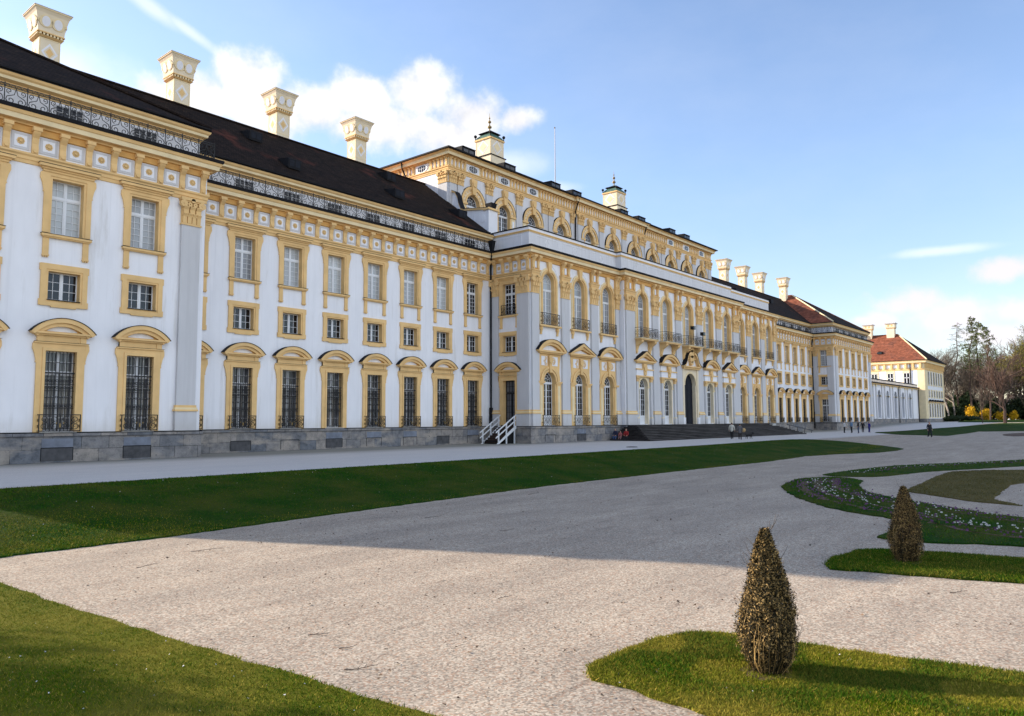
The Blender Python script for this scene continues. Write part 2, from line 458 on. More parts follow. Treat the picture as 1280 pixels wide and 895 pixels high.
def blades(name, poly, count, h, w, mat, box=None, seed=0, grow=.06, label_kind='stuff', dens=None):
    r = np.random.default_rng(seed)
    P = np.array(poly)
    lo = P.min(0) - grow; hi = P.max(0) + grow
    if box: lo = np.maximum(lo, box[:2]); hi = np.minimum(hi, box[2:])
    n = int(count)
    x = r.uniform(lo[0], hi[0], n); y = r.uniform(lo[1], hi[1], n)
    jx = x + r.normal(0, grow * .5, n); jy = y + r.normal(0, grow * .5, n)
    k = inside(jx, jy, poly)
    if dens is not None: k &= r.uniform(0, 1, n) < dens(x, y)
    x, y = x[k], y[k]; n = len(x)
    z = H(x, y) + .02
    a = r.uniform(0, 2 * PI, n); hh = h * r.uniform(.45, 1.25, n); ww = w * r.uniform(.6, 1.4, n)
    lean = r.uniform(.1, 1.5, n) * hh; la = r.uniform(0, 2 * PI, n)
    dx, dy = np.cos(a) * ww / 2, np.sin(a) * ww / 2
    v = np.empty((n, 3, 3))
    v[:, 0] = np.stack([x - dx, y - dy, z], 1); v[:, 1] = np.stack([x + dx, y + dy, z], 1)
    v[:, 2] = np.stack([x + np.cos(la) * lean, y + np.sin(la) * lean, z + hh], 1)
    o = trimesh(name, v.reshape(-1, 3), 3, M[mat]); tag(o, kind=label_kind); return o

def trimesh(name, v, k, mat, parent=None):
    n = len(v) // k
    me = bpy.data.meshes.new(name)
    me.vertices.add(n * k); me.vertices.foreach_set('co', np.asarray(v, np.float32).ravel())
    me.loops.add(n * k); me.loops.foreach_set('vertex_index', np.arange(n * k, dtype=np.int32))
    me.polygons.add(n); me.polygons.foreach_set('loop_start', np.arange(0, n * k, k, dtype=np.int32))
    me.polygons.foreach_set('loop_total', np.full(n, k, np.int32))
    me.materials.append(mat); me.update(calc_edges=True); me.validate()
    return link(name, me, parent)

# ------------------------------------------------------------------ facade components (local: x along wall, y<0 outward, z up)
def spiral(cx, cz, r, turns=1.4, a0=0, sgn=1, n=13):
    return [(cx + r * (1 - .8 * i / (n - 1)) * math.cos(a0 + sgn * turns * 2 * PI * i / (n - 1)),
             cz + r * (1 - .8 * i / (n - 1)) * math.sin(a0 + sgn * turns * 2 * PI * i / (n - 1))) for i in range(n)]

def wall_panel(mb, u0, u1, z0, z1, holes, m, depth=.44, y=0.0):
    us = sorted(set([u0, u1] + [h[0] for h in holes] + [h[1] for h in holes]))
    zs = sorted(set([z0, z1] + [h[2] for h in holes] + [h[3] for h in holes]))
    us = [u for u in us if u0 <= u <= u1]; zs = [z for z in zs if z0 <= z <= z1]
    for i in range(len(us) - 1):
        for j in range(len(zs) - 1):
            cu, cz = (us[i] + us[i + 1]) / 2, (zs[j] + zs[j + 1]) / 2
            if any(a < cu < b and c < cz < d for a, b, c, d in holes): continue
            mb.add([(us[i], y, zs[j]), (us[i + 1], y, zs[j]), (us[i + 1], y, zs[j + 1]), (us[i], y, zs[j + 1])], [(0, 1, 2, 3)], m)
    for a, b, c, d in holes:
        mb.add([(a, y, c), (a, y + depth, c), (a, y + depth, d), (a, y, d)], [(0, 1, 2, 3)], m)
        mb.add([(b, y, c), (b, y, d), (b, y + depth, d), (b, y + depth, c)], [(0, 1, 2, 3)], m)
        mb.add([(a, y, d), (a, y + depth, d), (b, y + depth, d), (b, y, d)], [(0, 1, 2, 3)], m)
        mb.add([(a, y, c), (b, y, c), (b, y + depth, c), (a, y + depth, c)], [(0, 1, 2, 3)], m)

def seg_ped(mb, zc, half, rise, thick, proj, m='ochre', tym='plaster', n=18):
    Rr = (half * half + rise * rise) / (2 * rise); cz = zc + rise - Rr; a = math.asin(half / Rr)
    A0, A1 = PI / 2 - a, PI / 2 + a
    mb.ring(0, cz, Rr - thick * .55, Rr, A0, A1, -proj, .03, m, n)
    mb.ring(0, cz, Rr - thick, Rr - thick * .55, A0 + .02, A1 - .02, -proj * .72, .03, m, n)
    mb.ring(0, cz, Rr + .002, Rr + .03, A0 - .01, A1 + .01, -proj - .04, .02, 'cover', n)
    pts = []
    r = Rr - thick * .98
    for i in range(n + 1):
        t = A0 + (A1 - A0) * i / n; x, z = r * math.cos(t), cz + r * math.sin(t)
        if z > zc + .01: pts.append((x, z))
    if len(pts) > 2:
        mb.prism_y([(pts[0][0], zc + .01)] + pts + [(pts[-1][0], zc + .01)], -.07, .03, m)
        k = .80
        ins = [(x * k, zc + .06 + (z - zc - .01) * .82) for x, z in pts]
        mb.prism_y([(ins[0][0], zc + .06)] + ins + [(ins[-1][0], zc + .06)], -.085, -.06, tym)

def tri_ped(mb, zc, half, rise, thick, proj, m='ochre', tym='plaster'):
    s = rise / half; L = math.hypot(half, rise); nx, nz = -rise / L, half / L
    for sg in (-1, 1):
        mb.prism_y([(sg * half, zc), (0, zc + rise), (0, zc + rise - thick * .55 / nz), (sg * (half - .25), zc - .02 + 0.0)][::sg], -proj, .03, m)
        mb.prism_y([(sg * (half - .2), zc), (0, zc + rise - thick * .55 / nz), (0, zc + rise - thick / nz), (sg * (half - .55), zc)][::sg], -proj * .7, .03, m)
        mb.prism_y([(sg * (half + .03), zc + .004), (0, zc + rise + .004), (0, zc + rise + .035), (sg * (half + .03), zc + .035)][::sg], -proj - .04, .02, 'cover')
    h2 = half - .5; r2 = rise - thick / nz
    mb.prism_y([(-h2, zc + .01), (h2, zc + .01), (0, zc + r2)], -.07, .03, m)
    mb.prism_y([(-h2 * .78, zc + .06), (h2 * .78, zc + .06), (0, zc + r2 * .80)], -.085, -.06, tym)

def scroll_ear(mb, x, z0, z1, sg, m='ochre'):
    pts = [(x, z0), (x + sg * .05, z0 + .02), (x + sg * .03, z0 + .12), (x + sg * .10, z0 + (z1 - z0) * .45), (x + sg * .20, z0 + (z1 - z0) * .7), (x + sg * .19, z1 - .06), (x + sg * .12, z1), (x, z1)]
    mb.prism_y(pts[::-1] if sg > 0 else pts, -.10, .02, m)

def surround_low():
    mb = MB()
    for sg in (-1, 1):
        mb.box(sg * .725, sg * .86, -.13, .40, 1.53, 5.62, 'ochre')
        mb.box(sg * .86, sg * 1.12, -.09, .02, 1.53, 6.0, 'ochre')
        scroll_ear(mb, sg * 1.12, 5.0, 6.02, sg)
        mb.box(sg * .86, sg * 1.14, -.16, .02, 6.04, 6.4, 'ochre')
    mb.box(-.86, .86, -.13, .40, 5.62, 5.78, 'ochre'); mb.box(-.86, .86, -.09, .02, 5.78, 6.0, 'ochre')
    mb.box(-1.26, 1.26, -.17, .02, 5.99, 6.06, 'ochre'); mb.box(-1.14, 1.14, -.12, .02, 6.06, 6.4, 'ochre')
    mb.box(-1.20, 1.20, -.26, .02, 6.38, 6.46, 'ochre'); mb.box(-1.44, 1.44, -.38, .02, 6.46, 6.55, 'ochre')
    mb.box(-1.30, 1.30, -.19, -.15, 6.062, 6.075, 'cover')
    seg_ped(mb, 6.55, 1.5, .72, .40, .40)
    mb.box(-.86, .86, -.16, .4, 1.50, 1.545, 'blockrock')
    return mb

def grille_low():
    mb = MB(); y0, y1 = .06, .095
    for i in range(9):
        x = -.66 + i * 1.32 / 8; mb.box(x - .013, x + .013, y0, y1, 1.6, 5.6, 'iron')
    for z, t in ((5.05, .03), (4.52, .075), (4.32, .025), (3.95, .03), (3.62, .03), (2.95, .03), (2.72, .03), (1.68, .05)):
        mb.box(-.72, .72, y0 - .008, y1 + .006, z - t / 2, z + t / 2, 'iron')
    for i in range(8):
        x = -.66 + (i + .5) * 1.32 / 8
        for z in (3.79, 2.835, 4.13):
            mb.ring(x, z, .045, .072, 0, 2 * PI, y0, y1, 'iron', 8)
        mb.ring(x, 3.3, .04, .06, 0, 2 * PI, y0, y1, 'iron', 6)
    mb.box(-.03, .03, y0 - .02, y1, 1.6, 4.5, 'iron')
    return mb

def rail_mb(half, z0, z1, proj, nscroll=4, gilt=True):
    mb = MB(); yf = -proj
    for sg in (-1, 1):
        mb.box(sg * half - .022, sg * half + .022, yf - .02, yf + .02, z0, z1, 'iron')
        for z in (z0 + .04, z1 - .02): mb.box(sg * half - .015, sg * half + .015, yf, .02, z - .02, z + .02, 'iron')
        n = 2 if proj < .5 else 3
        for i in range(n):
            yy = yf + (proj) * (i + .5) / n; r = min(.16, proj * .26)
            for zc, s2 in ((z0 + (z1 - z0) * .3, 1), (z0 + (z1 - z0) * .68, -1)):
                t = MB(); t.flat(spiral(0, zc, r * 1.25, 1.2, 0, s2, 10), .026, -.012, .012, 'gilt' if gilt else 'iron')
                mb.merge(t, Matrix.Translation((sg * half, yy, 0)) @ Matrix.Rotation(PI / 2, 4, 'Z'))
    for z in (z0 + .04, z1 - .02): mb.box(-half, half, yf - .02, yf + .02, z - .022, z + .022, 'iron')
    h = z1 - z0
    for i in range(nscroll):
        cx = -half + (i + .5) * 2 * half / nscroll; r = half / nscroll
        s2 = 1 if i % 2 else -1
        mb.flat(spiral(cx, z0 + h * .33, min(r * .95, h * .27), 1.5, PI / 2, s2), .03, yf - .012, yf + .012, 'iron')
        mb.flat(spiral(cx, z0 + h * .70, min(r * .8, h * .22), 1.4, -PI / 2, -s2), .028, yf - .012, yf + .012, 'iron')
        if i: mb.box(cx - r - .012, cx - r + .012, yf - .012, yf + .012, z0, z1, 'iron')
        if gilt: mb.disc(cx + r * .3 * s2, z0 + h * .5, .03, .045, yf - .02, 'gilt', 8)
    if gilt:
        mb.disc(0, z0 + h * .36, .045, .12, yf - .03, 'gilt', 10)
    return mb

def leaf_frame(mb, x0, x1, z0, z1, nc, nr, y, m='white', f=.055, b=.024):
    mb.box(x0, x0 + f, y - .045, y, z0, z1, m); mb.box(x1 - f, x1, y - .045, y, z0, z1, m)
    mb.box(x0 + f, x1 - f, y - .045, y, z0, z0 + f, m); mb.box(x0 + f, x1 - f, y - .045, y, z1 - f, z1, m)
    for i in range(1, nc):
        x = x0 + f + (x1 - x0 - 2 * f) * i / nc; mb.box(x - b / 2, x + b / 2, y - .03, y, z0 + f, z1 - f, m)
    for j in range(1, nr):
        z = z0 + f + (z1 - z0 - 2 * f) * j / nr; mb.box(x0 + f, x1 - f, y - .0305, y, z - b / 2, z + b / 2, m)

def pane_rect(w, z0, z1, trans, nc, nr_lo, nr_hi, gl, frame='white', y=.40):
    """double-leaf window of half width w; returns frame mesh and glass mesh"""
    f = MB(); g = MB()
    g.box(-w, w, y, y + .03, z0, z1, gl)
    f.box(-w, w, y - .06, y - .002, z0, z0 + .05, frame)
    zt = trans if trans else z1
    for sg in (-1, 1):
        a, b_ = sorted((sg * .03, sg * w))
        leaf_frame(f, a, b_, z0 + .05, zt - (.05 if trans else 0), nc, nr_lo, y - .002, frame)
        if trans: leaf_frame(f, a, b_, zt + .05, z1, nc, nr_hi, y - .002, frame)
    f.box(-.035, .035, y - .065, y - .002, z0, z1, frame)
    if trans: f.box(-w, w, y - .07, y - .002, zt - .05, zt + .05, frame)
    return f, g

def surround_mid():
    mb = MB()
    a, b_, c, d = .75, 1.1, 8.2, 9.67
    for sg in (-1, 1):
        mb.box(sg * a, sg * (a + .1), -.06, .39, c, d, 'ochre'); mb.box(sg * (a + .1), sg * b_, -.10, .02, c - .3, d + .38, 'ochre')
        mb.box(sg * b_, sg * (b_ + .06), -.09, .02, d + .02, d + .37, 'ochre'); mb.box(sg * b_, sg * (b_ + .06), -.09, .02, c - .29, c + .02, 'ochre')
    mb.box(-a - .1, a + .1, -.06, .39, d, d + .1, 'ochre'); mb.box(-a - .1, a + .1, -.10, .02, d + .1, d + .38, 'ochre')
    mb.box(-a - .1, a + .1, -.06, .39, c - .1, c, 'ochre'); mb.box(-a - .1, a + .1, -.10, .02, c - .3, c - .1, 'ochre')
    mb.box(-.6, .6, -.095, .02, c - .36, c - .3, 'ochre')
    mb.box(-.78, .78, -.13, .38, c - .012, c + .025, 'cover')
    return mb

def surround_up():
    mb = MB(); a = .75; c, d = 11.62, 14.45
    for sg in (-1, 1):
        mb.box(sg * a, sg * (a + .12), -.06, .39, c, d, 'ochre'); mb.box(sg * (a + .12), sg * 1.13, -.10, .02, c, d + .3, 'ochre')
        scroll_ear(mb, sg * 1.13, d - .75, d + .28, sg)
        mb.box(sg * .80, sg * 1.08, -.09, .02, 10.5, 11.42, 'ochre'); mb.box(sg * .78, sg * 1.10, -.12, .02, 10.42, 10.5, 'ochre')
        for k in (-1, 0, 1): mb.box(sg * .94 + k * .1 - .03, sg * .94 + k * .1 + .03, -.10, .02, 10.36, 10.42, 'ochre')
    mb.box(-a - .12, a + .12, -.06, .39, d, d + .12, 'ochre'); mb.box(-a - .12, a + .12, -.10, .02, d + .12, d + .3, 'ochre')
    mb.box(-1.18, 1.18, -.22, .38, 11.43, 11.55, 'ochre'); mb.box(-1.12, 1.12, -.16, .02, 11.37, 11.43, 'ochre'); mb.box(-1.2, 1.2, -.235, .38, 11.552, 11.575, 'cover')
    mb.box(-1.22, 1.22, -.15, .02, d + .3, d + .42, 'ochre'); mb.box(-1.3, 1.3, -.22, .02, d + .42, d + .52, 'ochre'); mb.box(-1.44, 1.44, -.33, .02, d + .52, d + .66, 'ochre')
    mb.box(-1.46, 1.46, -.35, .0, d + .662, d + .685, 'cover')
    return mb

def arch_plate(mb, hw, cz, zt, r, y0, y1, m, n=20):
    """plate between a semicircular opening (radius r, centre cz) and the rectangle |x|<hw, cz<z<zt; with intrados"""
    vs = []; fs = []
    for i in range(n + 1):
        t = PI * i / n; c, s_ = math.cos(t), math.sin(t)
        k = min(hw / abs(c) if abs(c) > 1e-6 else 1e9, (zt - cz) / s_ if s_ > 1e-6 else 1e9)
        vs += [(r * c, y0, cz + r * s_), (k * c, y0, cz + k * s_), (r * c, y1, cz + r * s_)]
    for i in range(n):
        a = i * 3; b_ = a + 3
        fs += [(a, b_, b_ + 1, a + 1), (a, a + 2, b_ + 2, b_)]
    # fill the two top corners
    o = len(vs)
    mb.add(vs, fs, m)
    ang = math.atan2(zt - cz, hw)
    for sg in (1, -1):
        best = min(range(n + 1), key=lambda i: abs(PI * i / n - (ang if sg > 0 else PI - ang)))
        pts = []
        for i in (best - 1, best, best + 1):
            t = PI * i / n; c, s_ = math.cos(t), math.sin(t)
            k = min(hw / abs(c) if abs(c) > 1e-6 else 1e9, (zt - cz) / s_ if s_ > 1e-6 else 1e9); pts.append((k * c, y0, cz + k * s_))
        mb.add([pts[0], (sg * hw, y0, zt), pts[2], pts[1]], [(0, 1, 2, 3)], m)
    if y0 < -.005:
        mb.box(-hw, hw, y0 + .002, .02, zt - .002, zt, m)
        for sg in (-1, 1): mb.box(sg * hw, sg * (hw - .002), y0 + .002, .02, cz, zt, m)

def pane_arch(hw, z0, cz, zt, nc, nr, gl, y=.40, panel=0, radial=5):
    f = MB(); g = MB()
    n = 18
    pts = [(hw, z0)] + [(hw * math.cos(PI * i / n), cz + hw * math.sin(PI * i / n)) for i in range(n + 1)] + [(-hw, z0)]
    g.prism_y(pts, y, y + .03, gl)
    zb = z0 + panel
    if panel: f.box(-hw, hw, y - .05, y - .002, z0, zb, 'white')
    for sg in (-1, 1):
        a, b_ = sorted((sg * .03, sg * hw)); leaf_frame(f, a, b_, zb, zt - .06, nc, nr, y - .002)
    f.box(-.035, .035, y - .065, y - .002, zb, zt, 'white')
    f.box(-hw, hw, y - .075, y - .002, zt - .07, zt + .09, 'white')
    f.ring(0, cz, hw - .07, hw, 0, PI, y - .05, y - .002, 'white', 18)
    if cz > zt + .1:
        for sg in (-1, 1): f.box(sg * hw, sg * (hw - .07), y - .05, y - .002, zt, cz, 'white')
    f.ring(0, cz, hw * .34, hw * .34 + .03, 0, PI, y - .03, y - .002, 'white', 12)
    f.ring(0, cz, hw * .66, hw * .66 + .026, 0, PI, y - .03, y - .002, 'white', 14)
    for i in range(1, radial + 1):
        t = PI * i / (radial + 1)
        f.flat([(hw * .34 * math.cos(t), cz + hw * .34 * math.sin(t)), (hw * .96 * math.cos(t), cz + hw * .96 * math.sin(t))], .028, y - .03, y - .002, 'white')
    if cz > zt + .15:
        f.box(-hw, hw, y - .03, y - .002, cz - .015, cz + .015, 'white')
    return f, g

def rosette(mb, cx, cz, r, y, m='ochre'):
    for k in range(8):
        a = 2 * PI * k / 8
        mb.disc(cx + r * .62 * math.cos(a), cz + r * .62 * math.sin(a), r * .36, r * .36, y - .025, m, 6, y)
    mb.disc(cx, cz, r * .38, r * .38, y - .05, m, 8, y)

def surround_arch_low(kind):
    """ground-floor arched window of the side bays; kind 'seg' or 'tri' hood"""
    mb = MB(); hw, cz = .87, 5.55
    for sg in (-1, 1):
        mb.box(sg * hw, sg * (hw + .16), -.05, .41, 1.53, cz, 'ochre'); mb.box(sg * (hw + .16), sg * 1.68, -.12, .02, 1.53, cz - .18, 'ochre')
        mb.box(sg * (hw + .3), sg * 1.5, -.145, -.11, 1.9, cz - .4, 'ochre_pale')
        mb.box(sg * (hw - .03), sg * 1.74, -.19, .1, cz - .2, cz - .08, 'ochre'); mb.box(sg * (hw - .05), sg * 1.78, -.23, .1, cz - .08, cz, 'ochre')
    arch_plate(mb, 1.45, cz, 6.95, hw, -.06, .41, 'ochre')
    mb.ring(0, cz, hw + .02, hw + .2, 0, PI, -.13, 0, 'ochre', 20); mb.ring(0, cz, hw + .26, hw + .5, 0, PI, -.16, 0, 'ochre', 20)
    mb.box(-1.45, 1.45, -.06, .02, 6.953, 8.05, 'ochre')
    for sg in (-1, 1):
        mb.prism_y([(sg * 1.45, 5.6), (sg * 1.62, 5.62), (sg * 1.5, 6.4), (sg * 1.56, 7.3), (sg * 1.72, 8.05), (sg * 1.45, 8.05)][::-sg], -.07, .02, 'ochre')
        a, b_ = sorted((sg * .36, sg * 1.22)); mb.box(a, b_, -.078, -.055, 6.98, 7.82, 'plaster')
        for q in range(3): mb.flat(spiral(sg * (.62 + .16 * (q % 2)), 7.17 + .22 * q, .17, 1.2, q, sg, 9), .05, -.11, -.07, 'ochre')
    mb.prism_y([(-.14, 6.35), (.14, 6.35), (.24, 7.9), (-.24, 7.9)], -.24, 0, 'ochre')
    mb.disc(0, 7.45, .26, .3, -.30, 'ochre', 10, -.2)
    mb.box(-1.85, 1.85, -.3, .02, 8.05, 8.17, 'ochre'); mb.box(-2.08, 2.08, -.46, .02, 8.17, 8.33, 'ochre')
    (seg_ped if kind == 'seg' else tri_ped)(mb, 8.33, 2.15, 1.02, .5, .5)
    return mb

def surround_arch_mid(kind):
    """ground-floor arched door-window of the middle bays, with small columns"""
    mb = MB(); hw, cz = .87, 5.55
    for sg in (-1, 1):
        mb.box(sg * hw, sg * (hw + .22), -.04, .41, 1.53, cz, 'cream'); mb.box(sg * (hw + .22), sg * 1.25, -.03, .02, 1.53, 6.5, 'plaster')
        mb.box(sg * 1.28, sg * 1.62, -.22, .02, 1.53, 6.05, 'grey'); mb.box(sg * 1.22, sg * 1.68, -.27, .02, 1.53, 2.2, 'grey')
        mb.box(sg * 1.24, sg * 1.66, -.26, .02, 2.2, 2.3, 'ochre_pale')
        for k in range(3): mb.box(sg * (1.26 - .02 * k), sg * (1.64 + .03 * k), -.24 - .03 * k, .02, 6.05 + .17 * k, 6.2 + .17 * k, 'ochre')
        mb.disc(sg * 1.30, 6.45, .11, .11, -.34, 'ochre', 8, -.2); mb.disc(sg * 1.62, 6.45, .11, .11, -.34, 'ochre', 8, -.2)
        mb.box(sg * (hw - .03), sg * 1.25, -.1, .1, cz - .14, cz, 'ochre_pale')
    arch_plate(mb, 1.25, cz, 6.56, hw, -.05, .41, 'cream')
    mb.ring(0, cz, hw + .02, hw + .22, 0, PI, -.1, 0, 'ochre_pale', 20)
    mb.box(-1.75, 1.75, -.3, .02, 6.56, 6.7, 'ochre'); mb.box(-1.7, 1.7, -.24, .02, 6.7, 7.3, 'plaster'); mb.box(-1.8, 1.8, -.33, .02, 7.3, 7.42, 'ochre')
    mb.box(-1.6, 1.6, -.12, .02, 7.42, 8.0, 'plaster')
    mb.prism_y([(-.22, 6.75), (.22, 6.75), (.36, 7.95), (-.36, 7.95)], -.36, 0, 'ochre'); mb.disc(0, 7.45, .3, .33, -.43, 'ochre', 10, -.3)
    mb.box(-1.75, 1.75, -.36, .02, 8.0, 8.12, 'ochre'); mb.box(-2.05, 2.05, -.5, .02, 8.12, 8.28, 'ochre')
    (seg_ped if kind == 'seg' else tri_ped)(mb, 8.28, 2.12, 1.02, .5, .55)
    return mb

def surround_arch_up():
    mb = MB(); hw, cz = .86, 14.63
    for sg in (-1, 1):
        mb.box(sg * hw, sg * (hw + .16), -.05, .41, 10.66, cz, 'ochre'); mb.box(sg * (hw + .16), sg * (hw + .34), -.14, .02, 10.66, cz, 'ochre'); mb.box(sg * (hw + .34), sg * (hw + .52), -.09, .02, 10.66, cz, 'ochre_pale')
        mb.box(sg * 1.05, sg * 1.42, -.16, .02, 10.2, 10.5, 'ochre'); mb.prism_x([(-.02, 9.85), (-.1, 9.85), (-.22, 10.25), (-.22, 10.5), (-.02, 10.5)], sg * 1.14, sg * 1.34, 'ochre')
        mb.box(sg * 1.12, sg * 1.36, -.12, .02, 9.78, 9.86, 'ochre')
    arch_plate(mb, 1.0, cz, 15.6, hw, -.03, .41, 'ochre')
    mb.ring(0, cz, hw + .01, hw + .16, 0, PI, -.05, 0, 'ochre', 22); mb.ring(0, cz, hw + .16, hw + .34, 0, PI, -.14, 0, 'ochre', 22); mb.ring(0, cz, hw + .34, hw + .52, 0, PI, -.09, 0, 'ochre_pale', 22)
    mb.prism_y([(-.16, 15.5), (.16, 15.5), (.3, 16.5), (-.3, 16.5)], -.26, 0, 'ochre')
    for sg in (-1, 1):                                        # pale spandrel panels with a raised rim
        mb.prism_y([(sg * .42, 16.36), (sg * 1.55, 16.36), (sg * 1.55, 15.0), (sg * 1.40, 15.35), (sg * 1.1, 15.85), (sg * .72, 16.12)][::sg], -.035, .01, 'plaster')
    mb.box(-1.6, 1.6, -.30, .4, 10.5, 10.66, 'ochre')
    return mb

def balcony_mb():
    mb = MB(); mb.box(-1.82, 1.82, -.95, .02, 10.42, 10.6, 'ochre'); mb.box(-1.88, 1.88, -1.02, .0, 10.55, 10.62, 'ochre_pale')
    for sg in (-1, 1):
        mb.prism_x([(.0, 9.0), (-.1, 9.0), (-.16, 9.4), (-.3, 9.8), (-.85, 10.2), (-.88, 10.42), (.0, 10.42)], sg * 1.15, sg * 1.6, 'ochre')
        mb.disc(sg * 1.37, 9.25, .16, .2, -.2, 'ochre', 8, -.05)
    return mb

def capital(mb, cx, w, z0, z1, d=.18, m='ochre'):
    h = z1 - z0
    mb.box(cx - w / 2, cx + w / 2, -d, .01, z0, z1 - .1 * h, m)
    mb.box(cx - w / 2 - .05, cx + w / 2 + .05, -d - .05, .01, z0 - .02, z0 + .05 * h, m)
    for row, (n, zb, zt, k) in enumerate(((4, .05, .42, .06), (3, .30, .68, .10))):
        for i in range(n):
            x = cx - w / 2 + (i + .5) * w / n; hw = w / n * .40
            mb.prism_x([(-d, z0 + zb * h), (-d - k, z0 + zb * h), (-d - k - .02, z0 + (zt - .12) * h), (-d - k - .12, z0 + (zt - .02) * h), (-d - k - .10, z0 + zt * h), (-d, z0 + zt * h)], x - hw, x + hw, m)
    for sg in (-1, 1):
        mb.ring(cx + sg * (w / 2 - .02), z0 + .76 * h, .05, .135 * h, 0, 2 * PI, -d - .2, -d + .02, m, 10)
        mb.disc(cx + sg * (w / 2 - .02), z0 + .76 * h, .045, .045, -d - .22, m, 6)
        mb.ring(cx + sg * w * .14, z0 + .76 * h, .03, .085 * h, 0, 2 * PI, -d - .14, -d + .02, m, 8)
    mb.disc(cx, z0 + .9 * h, .13, .13, -d - .2, m, 8, -d)
    mb.box(cx - w / 2 - .14, cx + w / 2 + .14, -d - .2, .01, z1 - .11 * h, z1, m)
    mb.box(cx - w / 2 - .09, cx + w / 2 + .09, -d - .14, .01, z1 - .16 * h, z1 - .11 * h, m)

def pilaster(mb, cx, w, d=.18, z0=1.53, z1=15.0, zc=13.42):
    mb.box(cx - w / 2 - .07, cx + w / 2 + .07, -d - .07, .01, z0, 2.62, 'grey')
    for a, b_, o in ((2.62, 2.72, .13), (2.72, 2.84, .09), (2.84, 2.97, .05)): mb.box(cx - w / 2 - o, cx + w / 2 + o, -d - o, .01, a, b_, 'ochre_pale' if o == .09 else 'ochre')
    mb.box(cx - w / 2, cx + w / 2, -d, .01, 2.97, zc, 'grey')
    capital(mb, cx, w, zc, z1, d)

def ent_block(mb, cx, w, d=.18):
    mb.box(cx - w / 2 - .06, cx + w / 2 + .06, -d - .06, .01, 15.0, 15.22, 'ochre'); mb.box(cx - w / 2 - .1, cx + w / 2 + .1, -d - .10, .01, 15.22, 15.42, 'ochre'); mb.box(cx - w / 2 - .16, cx + w / 2 + .16, -d - .17, .01, 15.42, 15.52, 'ochre')
    mb.box(cx - w / 2, cx + w / 2, -d, .01, 15.52, 16.5, 'ochre_bounce')
    for sg in (-1, 1): console(mb, cx + sg * (w / 2 - .15), .28, d)
    mb.box(cx - .17, cx + .17, -d - .03, -d, 15.68, 16.32, 'grey'); mb.box(cx - .11, cx + .11, -d - .035, -d - .02, 15.74, 16.26, 'plaster')

def console(mb, x, w, d=.05):
    mb.prism_x([(-d + .02, 15.50), (-d - .1, 15.50), (-d - .13, 15.72), (-d - .09, 15.98), (-d - .14, 16.28), (-d - .32, 16.5), (-d - .36, 16.6), (-d - .02, 16.6)], x - w / 2, x + w / 2, 'ochre')
    mb.box(x - w / 2 - .06, x + w / 2 + .06, -d - .40, 0, 16.6, 16.78, 'ochre')
    mb.disc(x, 15.62, w * .35, .09, -d - .16, 'ochre', 8, -d - .05)

def frieze(mb, u0, u1, n):
    """n consoles evenly spaced with n-1 panels between them"""
    xs = [u0 + (u1 - u0) * i / (n - 1) for i in range(n)]
    for x in xs: console(mb, x, .30)
    for i in range(n - 1):
        x = (xs[i] + xs[i + 1]) / 2; s = xs[i + 1] - xs[i] - .36
        hw = min(.40, s / 2)
        if hw < .1: continue
        z0, z1 = 15.60, 16.42
        zc = (z0 + z1) / 2
        for k, (a, m) in enumerate(((1.0, 'grey'), (.70, 'plaster'))):
            mb.box(x - hw * a, x + hw * a, -.06 - .012 * k, -.03, zc - .41 * a, zc + .41 * a, m)
        if hw > .25: rosette(mb, x, zc, .19, -.073)

def rail_panel(L):
    mb = MB(); z0, z1 = 17.60, 18.52
    mb.box(-.02, .02, -.02, .02, 17.5, 18.72, 'iron')
    for z, t in ((z0, .035), (z1, .035), (18.66, .03)): mb.box(0, L, -.014, .014, z - t / 2, z + t / 2, 'iron')
    r = L * .235
    for k, sg in ((0, 1), (1, -1)):
        cx = L * (.26 + .48 * k)
        mb.flat(spiral(cx, z0 + .27, r, 1.35, PI / 2, sg, 12), .034, -.012, .012, 'iron')
        mb.flat(spiral(cx + sg * -.06 * L, z1 - .20, r * .62, 1.2, -PI / 2, -sg, 9), .03, -.012, .012, 'iron')
        mb.flat([(cx, z0 + .27 + r), (cx + sg * L * .16, z1 - .34), (cx + sg * L * .24, z1 - .02)], .03, -.012, .012, 'iron')
    for k in range(4):
        mb.ring(L * (k + .5) / 4, 18.55, L * .085, L * .085 + .022, 0, PI, -.012, .012, 'iron', 6)
    return mb

def railing(name, path, step=.98):
    mb = MB()
    for (xa, ya), (xb, yb) in zip(path[:-1], path[1:]):
        L = math.hypot(xb - xa, yb - ya); n = max(1, round(L / step)); p = rail_panel(L / n); a = math.atan2(yb - ya, xb - xa)
        for i in range(n):
            mb.merge(p, Matrix.Translation((xa + (xb - xa) * i / n, ya + (yb - ya) * i / n, 0)) @ Matrix.Rotation(a, 4, 'Z'))
    mb.box(path[-1][0] - .02, path[-1][0] + .02, path[-1][1] - .02, path[-1][1] + .02, 17.5, 18.72, 'iron')
    return mb

